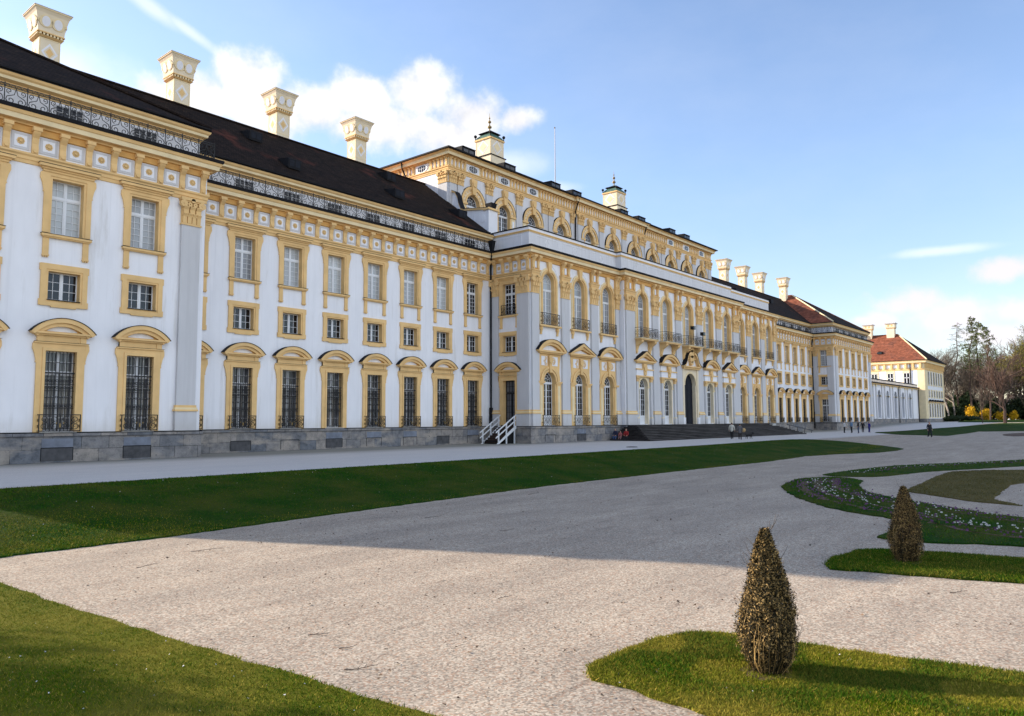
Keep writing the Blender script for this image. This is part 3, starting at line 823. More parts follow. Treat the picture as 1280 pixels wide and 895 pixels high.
# ------------------------------------------------------------------ palace
PX, PY = 81.2, 52.0
palace = thing('baroque_palace', 'long white and ochre baroque palace with arched windows and tall painted chimneys', 'palace', (PX, PY, 0))
def part(name, mb, parent=None, loc=(0, 0, 0), rz=0, lab=None):
    p = parent or palace
    l = (loc[0] - PX, loc[1] - PY, loc[2]) if parent is None else loc
    o = link(name, mb if isinstance(mb, bpy.types.Mesh) else mb.mesh(name), p, l, rz)
    if lab: o['label'] = lab
    return o
Yw, Yp, Yr, Yc, Ya = 46.2, 42.3, 41.5, 40.85, 51.5
XC = 81.2
def mir(x): return 2 * XC - x
X_PAV = [18.67 - 3.95 * i for i in range(5)]
X_WING = [23.35 + 3.763 * i for i in range(8)]
X_SIDE = [XC - 16.48 - 4.92 * i for i in (2, 1, 0)]
X_MID = [XC + 5.33 * i for i in (-2, -1, 0, 1, 2)]
XR0, XR1 = 52.2, mir(52.2)
XM0, XM1 = 66.9, mir(66.9)
XP0, XP1 = -1.1, 22.2

WM = dict(
    low=surround_low().mesh('ground_floor_window'), grille=grille_low().mesh('grille'), rail=rail_mb(.95, 1.55, 2.42, .30).mesh('balcony_railing'),
    mid=surround_mid().mesh('mezzanine_window'), up=surround_up().mesh('upper_window'))
for k, a in dict(low=pane_rect(.725, 1.6, 5.62, 4.52, 2, 5, 2, 'gmid'), mid=pane_rect(.75, 8.2, 9.67, None, 2, 3, 0, 'gdark'), up=pane_rect(.75, 11.62, 14.45, 13.55, 2, 5, 2, 'gpale'),
                 upd=pane_rect(.75, 11.62, 14.45, 13.55, 2, 5, 2, 'gdark')).items():
    WM['f_' + k] = a[0].mesh('frame'); WM['g_' + k] = a[1].mesh('pane')
LAB = {}
def win_col(x, y, rz=0, rail=True, grille=True, up='up', door=False):
    o = part('ground_floor_window', WM['low'], None, (x, y, 0), rz)
    part('frame', WM['f_low'], o); part('pane', WM['g_low'], o)
    if grille: part('grille', WM['grille'], o)
    if rail: part('balcony_railing', WM['rail'], o)
    o = part('mezzanine_window', WM['mid'], None, (x, y, 0), rz); part('frame', WM['f_mid'], o); part('pane', WM['g_mid'], o)
    o = part('upper_window', WM['up'], None, (x, y, 0), rz); part('frame', WM['f_' + up], o); part('pane', WM['g_' + up], o)
    return o
HOLES = lambda xs: [h for x in xs for h in ((x - .79, x + .79, 1.56, 5.67), (x - .8, x + .8, 8.15, 9.72), (x - .8, x + .8, 11.56, 14.5))]

def wall_obj(u0, u1, z0, z1, holes, loc, rz=0, m='plaster', depth=.44):
    mb = MB(); wall_panel(mb, u0, u1, z0, z1, holes, m, depth)
    return part('wall', mb, None, loc, rz)

# fronts of pavilions and wings (near side and mirrored far side)
pv = X_PAV; pf = [mir(x) for x in X_PAV]; wn = X_WING; wf = [mir(x) for x in X_WING]
wall_obj(XP0, XP1, 1.4, 15.1, HOLES(pv), (0, Yp, 0)); wall_obj(mir(XP1), mir(XP0), 1.4, 15.1, HOLES(pf), (0, Yp, 0))
wall_obj(XP1, XR0, 1.4, 15.1, HOLES(wn), (0, Yw, 0)); wall_obj(XR1, mir(XP1), 1.4, 15.1, HOLES(wf), (0, Yw, 0))
for i, x in enumerate(pv): win_col(x, Yp)
for i, x in enumerate(pf): win_col(x, Yp)
for i, x in enumerate(wn): win_col(x, Yw, rail=(i != 3), up='upd' if i == 7 else 'up')
for i, x in enumerate(wf): win_col(x, Yw)
# return walls: risalit (facing the camera), far pavilion, and the two facing away
ret = lambda c: [(c - .79, c + .79, 1.56, 5.67), (c - .8, c + .8, 8.15, 9.72), (c - .8, c + .8, 11.56, 14.5)]
YRC = 43.95                                                  # axis of the return windows
wall_obj(-Yw, -Yr, 1.4, 15.1, ret(-YRC), (XR0, 0, 0), -PI / 2)
wall_obj(-Yw, -Yp, 1.4, 15.1, ret(-43.95), (mir(XP1), 0, 0), -PI / 2)
wall_obj(Yp, Yw, 1.4, 15.1, [], (XP1, 0, 0), PI / 2)
wall_obj(Yr, Yw, 1.4, 15.1, [], (XR1, 0, 0), PI / 2)
# side door with its surround on the return of the middle block
o = part('side_door', WM['low'], None, (XR0, YRC, 0), -PI / 2)
dm = MB(); gm = MB()
leaf_frame(dm, -.725, 0, 1.6, 4.5, 2, 5, .398, 'cover', .09, .03); leaf_frame(dm, 0, .725, 1.6, 4.5, 2, 5, .398, 'cover', .09, .03); leaf_frame(dm, -.725, .725, 4.55, 5.62, 4, 2, .398, 'cover', .07, .03)
gm.box(-.725, .725, .40, .43, 1.6, 5.62, 'gmid')
part('frame', dm, o); part('pane', gm, o)
RM = rail_mb(.82, 11.6, 12.5, .16, 3, False)
for (X_, yc) in ((XR0, YRC), (mir(XP1), 43.95)):
    o = part('mezzanine_window', WM['mid'], None, (X_, yc, 0), -PI / 2); part('frame', WM['f_mid'], o); part('pane', WM['g_mid'], o)
    o = part('upper_window', WM['up'], None, (X_, yc, 0), -PI / 2); part('frame', WM['f_upd'], o); part('pane', WM['g_upd' if X_ == XR0 else 'g_up'], o)
    if X_ == XR0: part('balcony_railing', RM, o)
o = part('ground_floor_window', WM['low'], None, (mir(XP1), 43.95, 0), -PI / 2); part('frame', WM['f_low'], o); part('pane', WM['g_low'], o); part('balcony_railing', WM['rail'], o)

# middle block walls and windows
AH = lambda xs, lo: [h for x in xs for h in ((x - lo, x + lo, 1.6, 6.5), (x - .95, x + .95, 10.62, 15.55))]
wall_obj(XR0, XM0, 1.4, 16.7, AH(X_SIDE, .95), (0, Yr, 0)); wall_obj(XM1, XR1, 1.4, 16.7, AH([mir(x) for x in X_SIDE], .95), (0, Yr, 0))
mh = AH([x for x in X_MID if abs(x - XC) > .1], .95) + [(XC - 1.42, XC + 1.42, 1.4, 7.5), (XC - .95, XC + .95, 10.62, 15.55)]
wall_obj(XM0, XM1, 1.4, 16.7, mh, (0, Yc, 0))
mb = MB(); wall_panel(mb, -Yr, -Yc, 1.4, 16.7, [], 'plaster'); part('wall', mb, None, (XM0, 0, 0), -PI / 2)
mb = MB(); wall_panel(mb, Yc, Yr, 1.4, 16.7, [], 'plaster'); part('wall', mb, None, (XM1, 0, 0), PI / 2)
AM = {k: surround_arch_low(k).mesh('arched_window') for k in ('seg', 'tri')}
AMM = {k: surround_arch_mid(k).mesh('arched_door_window') for k in ('seg', 'tri')}
AU = surround_arch_up().mesh('upper_arched_window')
fl, gl = pane_arch(.87, 1.6, 5.55, 5.42, 2, 5, 'gdark', panel=.85); FL, GL = fl.mesh('frame'), gl.mesh('pane')
fu, gu = pane_arch(.86, 10.66, 14.63, 13.95, 2, 5, 'gpale'); FU, GU = fu.mesh('frame'), gu.mesh('pane')
RL = rail_mb(1.22, 1.55, 2.5, .26, 4).mesh('balcony_railing'); RU = rail_mb(1.3, 10.68, 11.74, .28, 4).mesh('balcony_railing'); RB = rail_mb(1.78, 10.64, 11.72, .92, 6).mesh('balcony_railing')
BM = balcony_mb().mesh('balcony')
for xs in (X_SIDE, [mir(x) for x in X_SIDE]):
    for x, k in zip(xs, ('seg', 'tri', 'seg')):
        o = part('arched_window', AM[k], None, (x, Yr, 0)); part('frame', FL, o); part('pane', GL, o); part('balcony_railing', RL, o)
        o = part('upper_arched_window', AU, None, (x, Yr, 0)); part('frame', FU, o); part('pane', GU, o); part('balcony_railing', RU, o)
for i, x in enumerate(X_MID):
    if i != 2:
        o = part('arched_window', AMM['tri' if i in (0, 4) else 'seg'], None, (x, Yc, 0)); part('frame', FL, o); part('pane', GL, o)
    o = part('upper_arched_window', AU, None, (x, Yc, 0)); part('frame', FU, o); part('pane', GU, o)
    o = part('balcony', BM, None, (x, Yc, 0)); part('balcony_railing', RB, o)
# main portal
mb = MB()
n = 24; cz = 6.05; hw = 1.36
for sg in (-1, 1):
    mb.box(sg * hw, sg * 1.95, -.08, .43, 1.53, cz, 'cream'); mb.box(sg * 1.62, sg * 2.02, -.2, .02, 1.53, 7.9, 'cream'); mb.box(sg * 1.56, sg * 2.1, -.26, .02, 1.53, 2.3, 'plaster')
arch_plate(mb, 1.62, cz, 7.9, hw, -.10, .43, 'cream'); mb.ring(0, cz, hw + .02, hw + .18, 0, PI, -.16, 0, 'ochre_pale', 22)
mb.box(-2.1, 2.1, -.4, .02, 7.9, 8.1, 'ochre'); mb.box(-2.3, 2.3, -.55, .02, 8.1, 8.25, 'ochre')
og = [(2.35, 8.25), (1.9, 8.42), (1.55, 8.75), (1.3, 9.3), (.95, 9.75), (.5, 9.95)]
for sg in (-1, 1):
    for (xa, za), (xb, zb) in zip(og[:-1], og[1:]):
        q = [(sg * xa, za), (sg * xb, zb), (sg * xb, zb - .28), (sg * xa, za - (.28 if za > 8.3 else 0.0))]
        mb.prism_y(q[::sg], -.55, .02, 'ochre'); q = [(sg * xa, za + .002), (sg * xb, zb + .002), (sg * xb, zb + .035), (sg * xa, za + .035)]; mb.prism_y(q[::-sg], -.6, 0, 'cover')
mb.prism_y([(-1.7, 8.26), (1.7, 8.26), (1.2, 9.0), (.8, 9.5), (-.8, 9.5), (-1.2, 9.0)], -.12, .02, 'plaster')
for z, r in ((8.6, .3), (9.1, .5), (9.7, .55), (10.25, .42)): mb.disc(0, z, r, r * .9, -.45, 'ochre', 10, -.1)
for sg in (-1, 1):
    mb.flat(spiral(sg * .55, 9.9, .42, 1.3, 0, sg, 12), .12, -.4, -.15, 'ochre'); mb.flat(spiral(sg * .8, 9.3, .3, 1.2, 1, -sg, 10), .1, -.36, -.12, 'ochre')
o = part('main_portal', mb, None, (XC, Yc, 0))
mb = MB(); mb.prism_y([(hw, 1.55)] + [(hw * math.cos(PI * i / n), cz + hw * math.sin(PI * i / n)) for i in range(n + 1)] + [(-hw, 1.55)], .34, .42, 'door')
for sg in (-1, 1):
    for a, b_ in ((1.8, 3.2), (3.4, 4.9), (5.05, 6.3)): mb.box(sg * .12, sg * 1.15, .325, .34, a, b_, 'door')
mb.box(-.03, .03, .315, .34, 1.55, 7.35, 'door')
part('door', mb, o)

# pilasters
def pil_part(c, w, loc, rz=0, ent=False, d=.18):
    m_ = MB(); pilaster(m_, 0, w, d)
    if ent: ent_block(m_, 0, w, d)
    c_ = Matrix.Rotation(rz, 4, 'Z') @ Vector((c, 0, 0))
    return part('pilaster', m_, None, (loc[0] + c_.x, loc[1] + c_.y, 0), rz)
for x in (XP1 - .93, XP0 + .93, mir(XP1) + .93, mir(XP0) - .93): pil_part(x, 1.12, (0, Yp, 0))
pil_part(-42.25, 1.36, (XR0, 0, 0), -PI / 2); pil_part(-45.65, .95, (XR0, 0, 0), -PI / 2, d=.10)
pil_part(-42.95, 1.1, (mir(XP1), 0, 0), -PI / 2); pil_part(-45.65, .9, (mir(XP1), 0, 0), -PI / 2, d=.10)
for m_ in (lambda x: x, mir):
    for x, w in ((52.75, 1.0), (57.33, 1.22), (62.24, 1.22), (66.42, .7)): pil_part(m_(x), w, (0, Yr, 0), 0, True)
    for x, w in ((67.95, 1.75), (73.2, 1.25), (78.53, 1.25)): pil_part(m_(x), w, (0, Yc, 0), 0, True)

# plinths
def plinth_run(path, holes=None):
    m_ = MB()
    m_.sweep(path, [(.10, -.3), (.10, 1.28), (.16, 1.30), (.16, 1.47), (.13, 1.47), (.13, 1.53), (-.1, 1.53)], ['plinth', 'plinth', 'plinth', 'cover', 'cover', 'cover'])
    return m_
m_ = plinth_run([(XP0, 66), (XP0, Yp), (XP1, Yp), (XP1, Yw), (XR0, Yw), (XR0, Yr), (XM0, Yr), (XM0, Yc), (XM1, Yc), (XM1, Yr), (XR1, Yr), (XR1, Yw), (mir(XP1), Yw), (mir(XP1), Yp), (mir(XP0), Yp), (mir(XP0), 66)])
part('plinth', m_, None, (0, 0, 0))
def vents(xs, y):
    for x in xs:
        mb = MB()
        mb.box(x - .72, x + .72, -.115, -.09, .72, 1.2, 'slate' if int(x * 7) % 3 else 'plinth')
        for a, b_, c, d in ((-.75, -.72, .1, .72), (.72, .75, .1, .72), (-.75, .75, .72, .76)): mb.box(x + a, x + b_, -.118, -.09, c, d, 'cover')
        mb.box(x - .72, x + .72, -.106, -.09, .08, .72, 'vent' if int(x * 5) % 2 else 'plinth')
        part('cellar_opening', mb, None, (0, y, 0))
vents(X_PAV, Yp); vents(X_WING, Yw); vents(X_SIDE[:2], Yr)

# entablature, continuous
full = [(XP0, 66), (XP0, Yp), (XP1, Yp), (XP1, Yw), (XR0, Yw), (XR0, Yr), (XM0, Yr), (XM0, Yc), (XM1, Yc), (XM1, Yr), (XR1, Yr), (XR1, Yw), (mir(XP1), Yw), (mir(XP1), Yp), (mir(XP0), Yp), (mir(XP0), 66)]
upper = [(.0, 16.46), (.12, 16.5), (.12, 16.80), (.24, 16.83), (.24, 16.93), (.52, 16.96), (.55, 17.20), (.60, 17.22), (.66, 17.38), (.70, 17.40), (.74, 17.56), (.68, 17.60), (-.35, 17.62)]
um = ['ochre_bounce', 'ochre_bounce', 'ochre_bounce', 'ochre', 'ochre', 'ochre_pale', 'ochre', 'ochre', 'cover', 'cover', 'cover', 'cover']
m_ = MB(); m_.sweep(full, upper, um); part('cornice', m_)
lowp = [(0, 14.93), (.05, 14.95), (.05, 15.13), (.09, 15.14), (.09, 15.30), (.16, 15.38), (.16, 15.48), (.03, 15.48), (.03, 16.46)]
lm = ['ochre'] * 7 + ['plaster']
for name, pth in (('near', [(XP0, 66), (XP0, Yp), (XP1, Yp), (XP1, Yw), (XR0, Yw), (XR0, Yr), (52.2 + .02, Yr)]), ('far', [(XR1 - .02, Yr), (XR1, Yr), (XR1, Yw), (mir(XP1), Yw), (mir(XP1), Yp), (mir(XP0), Yp), (mir(XP0), 66)])):
    m_ = MB(); m_.sweep(pth, lowp, lm); part('architrave', m_)
def fr(u0, u1, n, loc, rz=0):
    m_ = MB(); frieze(m_, u0, u1, n); part('frieze', m_, None, loc, rz)
fr(XP0 + .25, XP1 - .25, 19, (0, Yp, 0)); fr(mir(XP1) + .25, mir(XP0) - .25, 19, (0, Yp, 0))
fr(XP1 + .6, XR0 - .55, 24, (0, Yw, 0)); fr(XR1 + .55, mir(XP1) - .6, 24, (0, Yw, 0))
fr(-Yw + .6, -Yr - .2, 5, (XR0, 0, 0), -PI / 2); fr(-Yw + .6, -Yp - .2, 4, (mir(XP1), 0, 0), -PI / 2)

# gallery storey above the cornice of pavilions and wings, with its railing
gal = [(0, 17.4), (0, 18.62), (.04, 18.64), (.04, 18.72), (.14, 18.78), (.14, 18.88), (.34, 18.98), (.36, 19.12), (.44, 19.2), (.48, 19.32), (.50, 19.42), (-.3, 19.45)]
gmz = ['plaster', 'ochre', 'ochre', 'ochre', 'ochre', 'ochre', 'ochre_pale', 'ochre', 'ochre', 'cover', 'cover']
S = .32
for sg in (0, 1):
    fx = (lambda x: x) if sg == 0 else mir
    pth = [(XP0 + S, 66), (XP0 + S, Yp + S), (XP1 - S, Yp + S), (XP1 - S, Yw + S), (XR0 + .3, Yw + S)]
    pth = [(fx(x), y) for x, y in pth]
    if sg: pth = pth[::-1]
    m_ = MB(); m_.sweep(pth, gal, gmz)
    for xs, y in ((X_PAV, Yp + S), (X_WING, Yw + S)):
        for x in xs:
            x = fx(x); m_.box(x - .74, x + .74, y - .03, y + .02, 17.75, 18.5, 'grey')
            m_.box(x - .62, x + .62, y - .045, y - .03, 17.82, 18.44, 'gdark'); m_.box(x - .04, x + .04, y - .07, y - .045, 17.82, 18.44, 'grey')
            m_.box(x - .62, x + .62, y - .065, y - .045, 18.11, 18.14, 'grey')
            for q in (-.33, .33): m_.box(x + q - .015, x + q + .015, y - .066, y - .045, 17.82, 18.44, 'grey')
    part('gallery_wall', m_)
    rp = [(XP0 + .1, 60), (XP0 - .2, Yp - .2), (XP1 + .35, Yp - .2), (XP1 + .35, Yw - .15), (XR0 - .05, Yw - .15)]
    rp = [(fx(x), y) for x, y in rp]
    part('roof_railing', railing('r', rp[1:] if not sg else rp[1:]))

# solid cores behind the facades
m_ = MB()
m_.box(XP0 + .005, XP1 - .47, Yp + .47, 66, 0, 17.3, 'plaster'); m_.box(XP0 + S + .01, XP1 - S - .02, Yp + S + .02, 66, 17.3, 19.4, 'plaster')
m_.box(XP1 - .48, XR0 + .47, Yw + .47, 63.4, 0, 19.38, 'plaster')
m_.box(XR0 + .46, XR1 - .46, Yr + .47, 63, 0, 17.45, 'plaster'); m_.box(XM0 + .1, XM1 - .1, Yc + .47, Yr + .5, 0, 17.44, 'plaster')
m_.box(XR1 - .47, mir(XP1) + .48, Yw + .47, 63.4, 0, 19.38, 'plaster')
m_.box(mir(XP1) + .47, mir(XP0) - .005, Yp + .47, 66, 0, 17.3, 'plaster'); m_.box(mir(XP1) + S + .02, mir(XP0) - S - .01, Yp + S + .02, 66, 17.3, 19.4, 'plaster')
part('rear_wall', m_)

# parapet of the middle block
pp = [(52.8, 50), (52.8, 42.1), (67.5, 42.1), (67.5, 41.45), (mir(67.5), 41.45), (mir(67.5), 42.1), (mir(52.8), 42.1), (mir(52.8), 50)]
m_ = MB(); m_.sweep(pp, [(.04, 17.45), (.04, 17.75), (0, 17.77), (0, 19.12), (.05, 19.14), (.05, 19.22), (.1, 19.26), (.1, 19.34), (.05, 19.36), (.05, 19.58), (.12, 19.6), (.12, 19.68), (-.3, 19.7), (-.3, 17.4)], ['plaster', 'plaster', 'plaster2', 'plaster', 'ochre', 'ochre', 'ochre', 'plaster', 'plaster', 'cover', 'cover', 'cover', 'plaster2'])
def para_panel(m_, x0, x1, y, kind):
    t = .05; z0, z1 = 17.95, 18.98
    for a, b_, c, d in ((x0, x1, z0, z0 + t), (x0, x1, z1 - t, z1), (x0, x0 + t, z0 + t, z1 - t), (x1 - t, x1, z0 + t, z1 - t)): m_.box(a, b_, y - .02, y + .01, c, d, 'plaster')
    c = (x0 + x1) / 2; zc = (z0 + z1) / 2
    if kind == 0: m_.flat([(c - .34, zc), (c, zc + .45), (c + .34, zc), (c, zc - .45), (c - .34, zc)], .06, y - .02, y + .01, 'plaster')
    elif kind == 1: m_.ring(c, zc, .32, .38, 0, 2 * PI, y - .02, y + .01, 'plaster', 18)
    else: m_.flat([(c - .3, zc - .4), (c + .3, zc - .4), (c + .3, zc + .4), (c - .3, zc + .4), (c - .3, zc - .4)], .05, y - .02, y + .01, 'plaster')
for i, (a, b_) in enumerate(((53.9, 57.2), (58.0, 62.0), (62.6, 66.9))):
    para_panel(m_, a, b_, 42.1, i % 2); para_panel(m_, mir(b_), mir(a), 42.1, i % 2)
for i in range(5): para_panel(m_, 67.9 + i * 5.33, 67.9 + i * 5.33 + 4.9, 41.45, (i + 1) % 3)
q = MB(); para_panel(q, -49.5, -42.9, 0, 2)
m_.merge(q, Matrix.Translation((52.8, 0, 0)) @ Matrix.Rotation(-PI / 2, 4, 'Z'))
m_.box(52.5, mir(52.5), 41.8, 52, 17.46, 17.52, 'cover')
part('parapet', m_)
# curved screen wall stepping down from the clerestory to the parapet
m_ = MB()
cur = [(51.6, 24.4), (51.3, 24.5), (50.9, 24.3), (50.55, 23.7), (50.4, 23.1), (50.1, 22.5), (49.7, 22.3), (49.4, 22.3), (46.6, 21.9), (46.6, 19.0), (51.6, 19.0)]
m_.prism_x(cur, 52.35, 52.75, 'plaster')
for (ya, za), (yb, zb) in zip(cur[:8], cur[1:9]):
    m_.prism_x([(ya, za), (yb, zb), (yb, zb + .16), (ya, za + .16)], 52.22, 52.9, 'ochre'); m_.prism_x([(ya, za + .162), (yb, zb + .162), (yb, zb + .2), (ya, za + .2)], 52.2, 52.92, 'cover')
m_.box(52.33, 53.6, 46.55, 47.0, 19, 21.898, 'plaster'); m_.box(52.2, 53.75, 46.4, 47.2, 21.9, 22.08, 'ochre'); m_.frust(52.95, 46.8, .3, .3, 22.08, .42, .42, 22.6, 'cover')
for yy in (47.3, 48.7):
    q = MB(); q.disc(0, 0, .36, .36, -.02, 'plaster', 16, .02); m_.merge(q, Matrix.Translation((52.34, yy, 21.1)) @ Matrix.Rotation(-PI / 2, 4, 'Z'))
part('screen_wall', m_)

# ------------------------------------------------------------------ roofs
def roof_part(name, verts, faces, mats):
    m_ = MB()
    for f, k in zip(faces, mats): m_.add([verts[i] for i in f], [tuple(range(len(f)))], k)
    return m_
ze, zr, yr = 19.46, 25.9, 54.8
yb = 2 * yr - (Yw - .2)
for sg in (0, 1):
    fx = (lambda x: x) if sg == 0 else mir
    a, b_ = sorted((fx(13.0), fx(51.92)))
    y0 = Yw - .2
    V = [(a, y0, ze), (b_, y0, ze), (b_, yr, zr), (a, yr, zr), (b_, yb, ze), (a, yb, ze)]
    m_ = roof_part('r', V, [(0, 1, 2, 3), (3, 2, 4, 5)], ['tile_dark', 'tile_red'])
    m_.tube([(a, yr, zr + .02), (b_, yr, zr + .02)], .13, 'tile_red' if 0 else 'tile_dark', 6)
    m_.box(a + (0 if sg else 9.0), b_ - (9.0 if sg else 0), y0 - .10, y0 + .02, ze - .06, ze + .03, 'cover')
    wr = part('roof', m_, lab='steep dark tiled roof of the near wing' if not sg else 'dark tiled roof of the far wing')
    # pavilion hip roof, ridge running back
    x0, x1 = sorted((fx(XP0 - .15), fx(XP1 + .12))); xm = (x0 + x1) / 2; yf, yk = Yp - .18, 66.2
    ya, yb2 = 53.4, 55.0; zt = 26.9 if sg else 26.15
    V = [(x0, yf, ze), (x1, yf, ze), (x1, yk, ze), (x0, yk, ze), (xm, ya, zt), (xm, yb2, zt)]
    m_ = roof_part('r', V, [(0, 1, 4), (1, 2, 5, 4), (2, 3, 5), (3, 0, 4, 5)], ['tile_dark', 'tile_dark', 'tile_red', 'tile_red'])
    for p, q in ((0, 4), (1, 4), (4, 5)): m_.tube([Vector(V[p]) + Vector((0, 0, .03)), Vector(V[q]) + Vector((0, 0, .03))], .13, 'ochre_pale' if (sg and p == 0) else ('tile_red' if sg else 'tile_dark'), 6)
    m_.box(x0, x1, yf - .10, yf + .02, ze - .06, ze + .03, 'cover'); m_.box(x0 - .02, x0 + .1, yf, 63, ze - .06, ze + .03, 'cover'); m_.box(x1 - .1, x1 + .02, yf, yk, ze - .06, ze + .03, 'cover')
    pr = part('roof', m_, lab='hipped tiled roof of the near pavilion' if not sg else 'hipped roof of the far pavilion with sunlit red tiles')
    if sg == 0: ROOF_NP, ROOF_NW = pr, wr
    else: ROOF_FP, ROOF_FW = pr, wr

def skylight(x, y, parent, w=1.1):
    z = ze + (zr - ze) / (yr - (Yw - .2)) * (y - (Yw - .2))
    m_ = MB(); m_.prism_x([(-.35, -.15), (-.35, .55), (-.3, .62), (1.1, .85), (.3, .2)], -w / 2, w / 2, 'cover'); m_.box(-w / 2 + .12, w / 2 - .12, -.365, -.34, .02, .48, 'door'); m_.box(-.03, .03, -.38, -.36, .02, .48, 'cover')
    part('skylight', m_, parent, (x - 0, y, z))
for x, y in ((30.9, 51.8), (31.8, 47.9), (45.1, 52.4), (42.5, 48.3), (50.0, 48.0)):
    o = skylight(x, y, ROOF_NW)
for x, y in ((mir(50), 48.0), (mir(45), 50.5), (mir(36), 49.0), (mir(30), 50.5)): skylight(x, y, ROOF_FW)
for p in (ROOF_NW, ROOF_FW): pass

def chimney_mesh(h_shaft=4.5, hs=.62, cap=True):
    m_ = MB()
    m_.box(-hs, hs, -hs, hs, -h_shaft, 0, 'cream')
    m_.frust(0, 0, hs + .05, hs + .05, 0, hs + .17, hs + .17, .12, 'ochre')
    m_.box(-hs - .2, hs + .2, -hs - .2, hs + .2, .26, .34, 'ochre')
    m_.frust(0, 0, hs + .16, hs + .16, .34, hs + .22, hs + .22, .9, 'cream'); m_.frust(0, 0, hs + .22, hs + .22, .9, hs + .36, hs + .36, 1.5, 'cream'); m_.frust(0, 0, hs + .36, hs + .36, 1.5, hs + .47, hs + .47, 1.72, 'cream')
    m_.box(-hs - .5, hs + .5, -hs - .5, hs + .5, 1.72, 1.80, 'ochre_pale'); m_.box(-hs - .53, hs + .53, -hs - .53, hs + .53, 1.80, 1.84, 'grey')
    m_.box(-hs + .15, hs - .15, -hs + .15, hs - .15, 1.84, 1.88, 'cover')
    for q in range(4):
        t = MB()
        for k in range(7): t.box(-hs - .1 + (hs * 2 + .2) * (k + .5) / 7 - .055, -hs - .1 + (hs * 2 + .2) * (k + .5) / 7 + .055, -hs - .17, -hs - .05, .12, .26, 'ochre_pale')
        # diamond and frame on the shaft
        for a, mm, dy in ((.50, 'plaster', .012), (.36, 'cream', .018), (.24, 'ochre', .024)):
            zc = -.95; t.prism_y([(-a, zc), (0, zc - a * 1.3), (a, zc), (0, zc + a * 1.3)], -hs - dy, -hs + .01, mm)
        for a, b_, c, d in ((-hs, -hs + .07, -1.8, -.02), (hs - .07, hs, -1.8, -.02), (-hs + .07, hs - .07, -1.82, -1.75), (-hs + .07, hs - .07, -.1, -.02)): t.box(a, b_, -hs - .012, -hs + .01, c, d, 'ochre_pale')
        # two ovals on the flared cap, lying on its slope
        u = MB()
        for sx in (-.36, .36):
            u.disc(sx, 0, .41, .40, -.03, 'ochre_pale', 16, .03); u.disc(sx, 0, .25, .34, -.04, 'plaster', 16, .03)
        u.disc(0, 0, .07, .09, -.03, 'ochre_pale', 8, .03)
        for sx in (-.80, .80): u.disc(sx, 0, .07, .09, -.03, 'ochre_pale', 8, .03)
        t.merge(u, Matrix.Translation((0, -hs - .265, 1.0)) @ Matrix.Rotation(R(11), 4, 'X'))
        m_.merge(t, Matrix.Rotation(q * PI / 2, 4, 'Z'))
    return m_
CH = chimney_mesh().mesh('chimney')
for x, y, z, p in ((26.6, 55.4, 27.85, ROOF_NW), (35.4, 55.4, 28.05, ROOF_NW), (43.7, 55.4, 28.15, ROOF_NW), (17.3, 54.6, 27.15, ROOF_NP),
                   (124.2, 55.4, 28.1, ROOF_FW), (132.2, 55.4, 28.1, ROOF_FW), (140.2, 55.4, 28.1, ROOF_FW), (150.4, 54.6, 28.5, ROOF_FP)):
    part('chimney', CH, p, (x, y, z))

# ------------------------------------------------------------------ clerestory of the great hall
XA0, XA1 = 51.9, mir(51.9)
AX = [x + .55 for x in X_SIDE] + [x + .15 for x in X_MID] + [mir(x) - .35 for x in X_SIDE][::-1]
AX = sorted(AX)
XB0, XB1 = 73.4, 89.2
def ah(xs): return [(x - 1.05, x + 1.05, 19.6, 25.0) for x in xs]
wall_obj(XA0, XB0, 17.4, 27.0, ah([x for x in AX if x < XB0]), (0, Ya, 0), m='plaster2'); wall_obj(XB1, XA1, 17.4, 27.0, ah([x for x in AX if x > XB1]), (0, Ya, 0), m='plaster2')
wall_obj(XB0, XB1, 17.4, 27.0, ah([x for x in AX if XB0 < x < XB1]), (0, Ya - .3, 0), m='plaster2')
m_ = MB(); wall_panel(m_, -70, -Ya, 17.4, 27.0, [], 'plaster'); part('wall', m_, None, (XA0, 0, 0), -PI / 2)
m_ = MB(); m_.box(XA0 + .01, XA1, Ya + .47, 70, 17.3, 28.4, 'plaster'); m_.box(XB0, XB0 + .01, Ya - .3, Ya, 17.4, 27, 'plaster2'); m_.box(XB1 - .01, XB1, Ya - .3, Ya, 17.4, 27, 'plaster2'); part('rear_wall', m_)
def clere_surround():
    mb = MB(); hw, cz = .95, 23.95
    for sg in (-1, 1):
        mb.box(sg * hw, sg * (hw + .2), -.05, .41, 19.6, cz, 'ochre'); mb.box(sg * (hw + .2), sg * 1.75, -.08, .02, 19.6, cz - .2, 'ochre_pale'); mb.box(sg * (hw + .35), sg * 1.6, -.1, -.07, 19.8, cz - .5, 'plaster')
        mb.box(sg * (hw - .04), sg * 1.85, -.2, .1, cz - .2, cz, 'ochre')
    arch_plate(mb, 1.05, cz, 25.03, hw, -.03, .41, 'ochre')
    mb.ring(0, cz, hw + .01, hw + .24, 0, PI, -.10, 0, 'ochre', 22); mb.ring(0, cz, hw + .24, hw + .58, 0, PI, -.06, 0, 'cream', 22); mb.ring(0, cz, hw + .58, hw + .86, 0, PI, -.17, 0, 'ochre', 22)
    mb.ring(0, cz, hw + .862, hw + .90, 0, PI, -.19, 0, 'cover', 22)
    for k in range(11):
        t = PI * (k + .5) / 11; mb.disc((hw + .41) * math.cos(t), cz + (hw + .41) * math.sin(t), .10, .10, -.085, 'ochre', 6, -.05)
    mb.prism_y([(-.22, 24.9), (.22, 24.9), (.42, 26.5), (-.42, 26.5)], -.32, 0, 'ochre'); mb.disc(0, 26.05, .3, .36, -.4, 'ochre', 10, -.2)
    return mb
CS = clere_surround().mesh('clerestory_window')
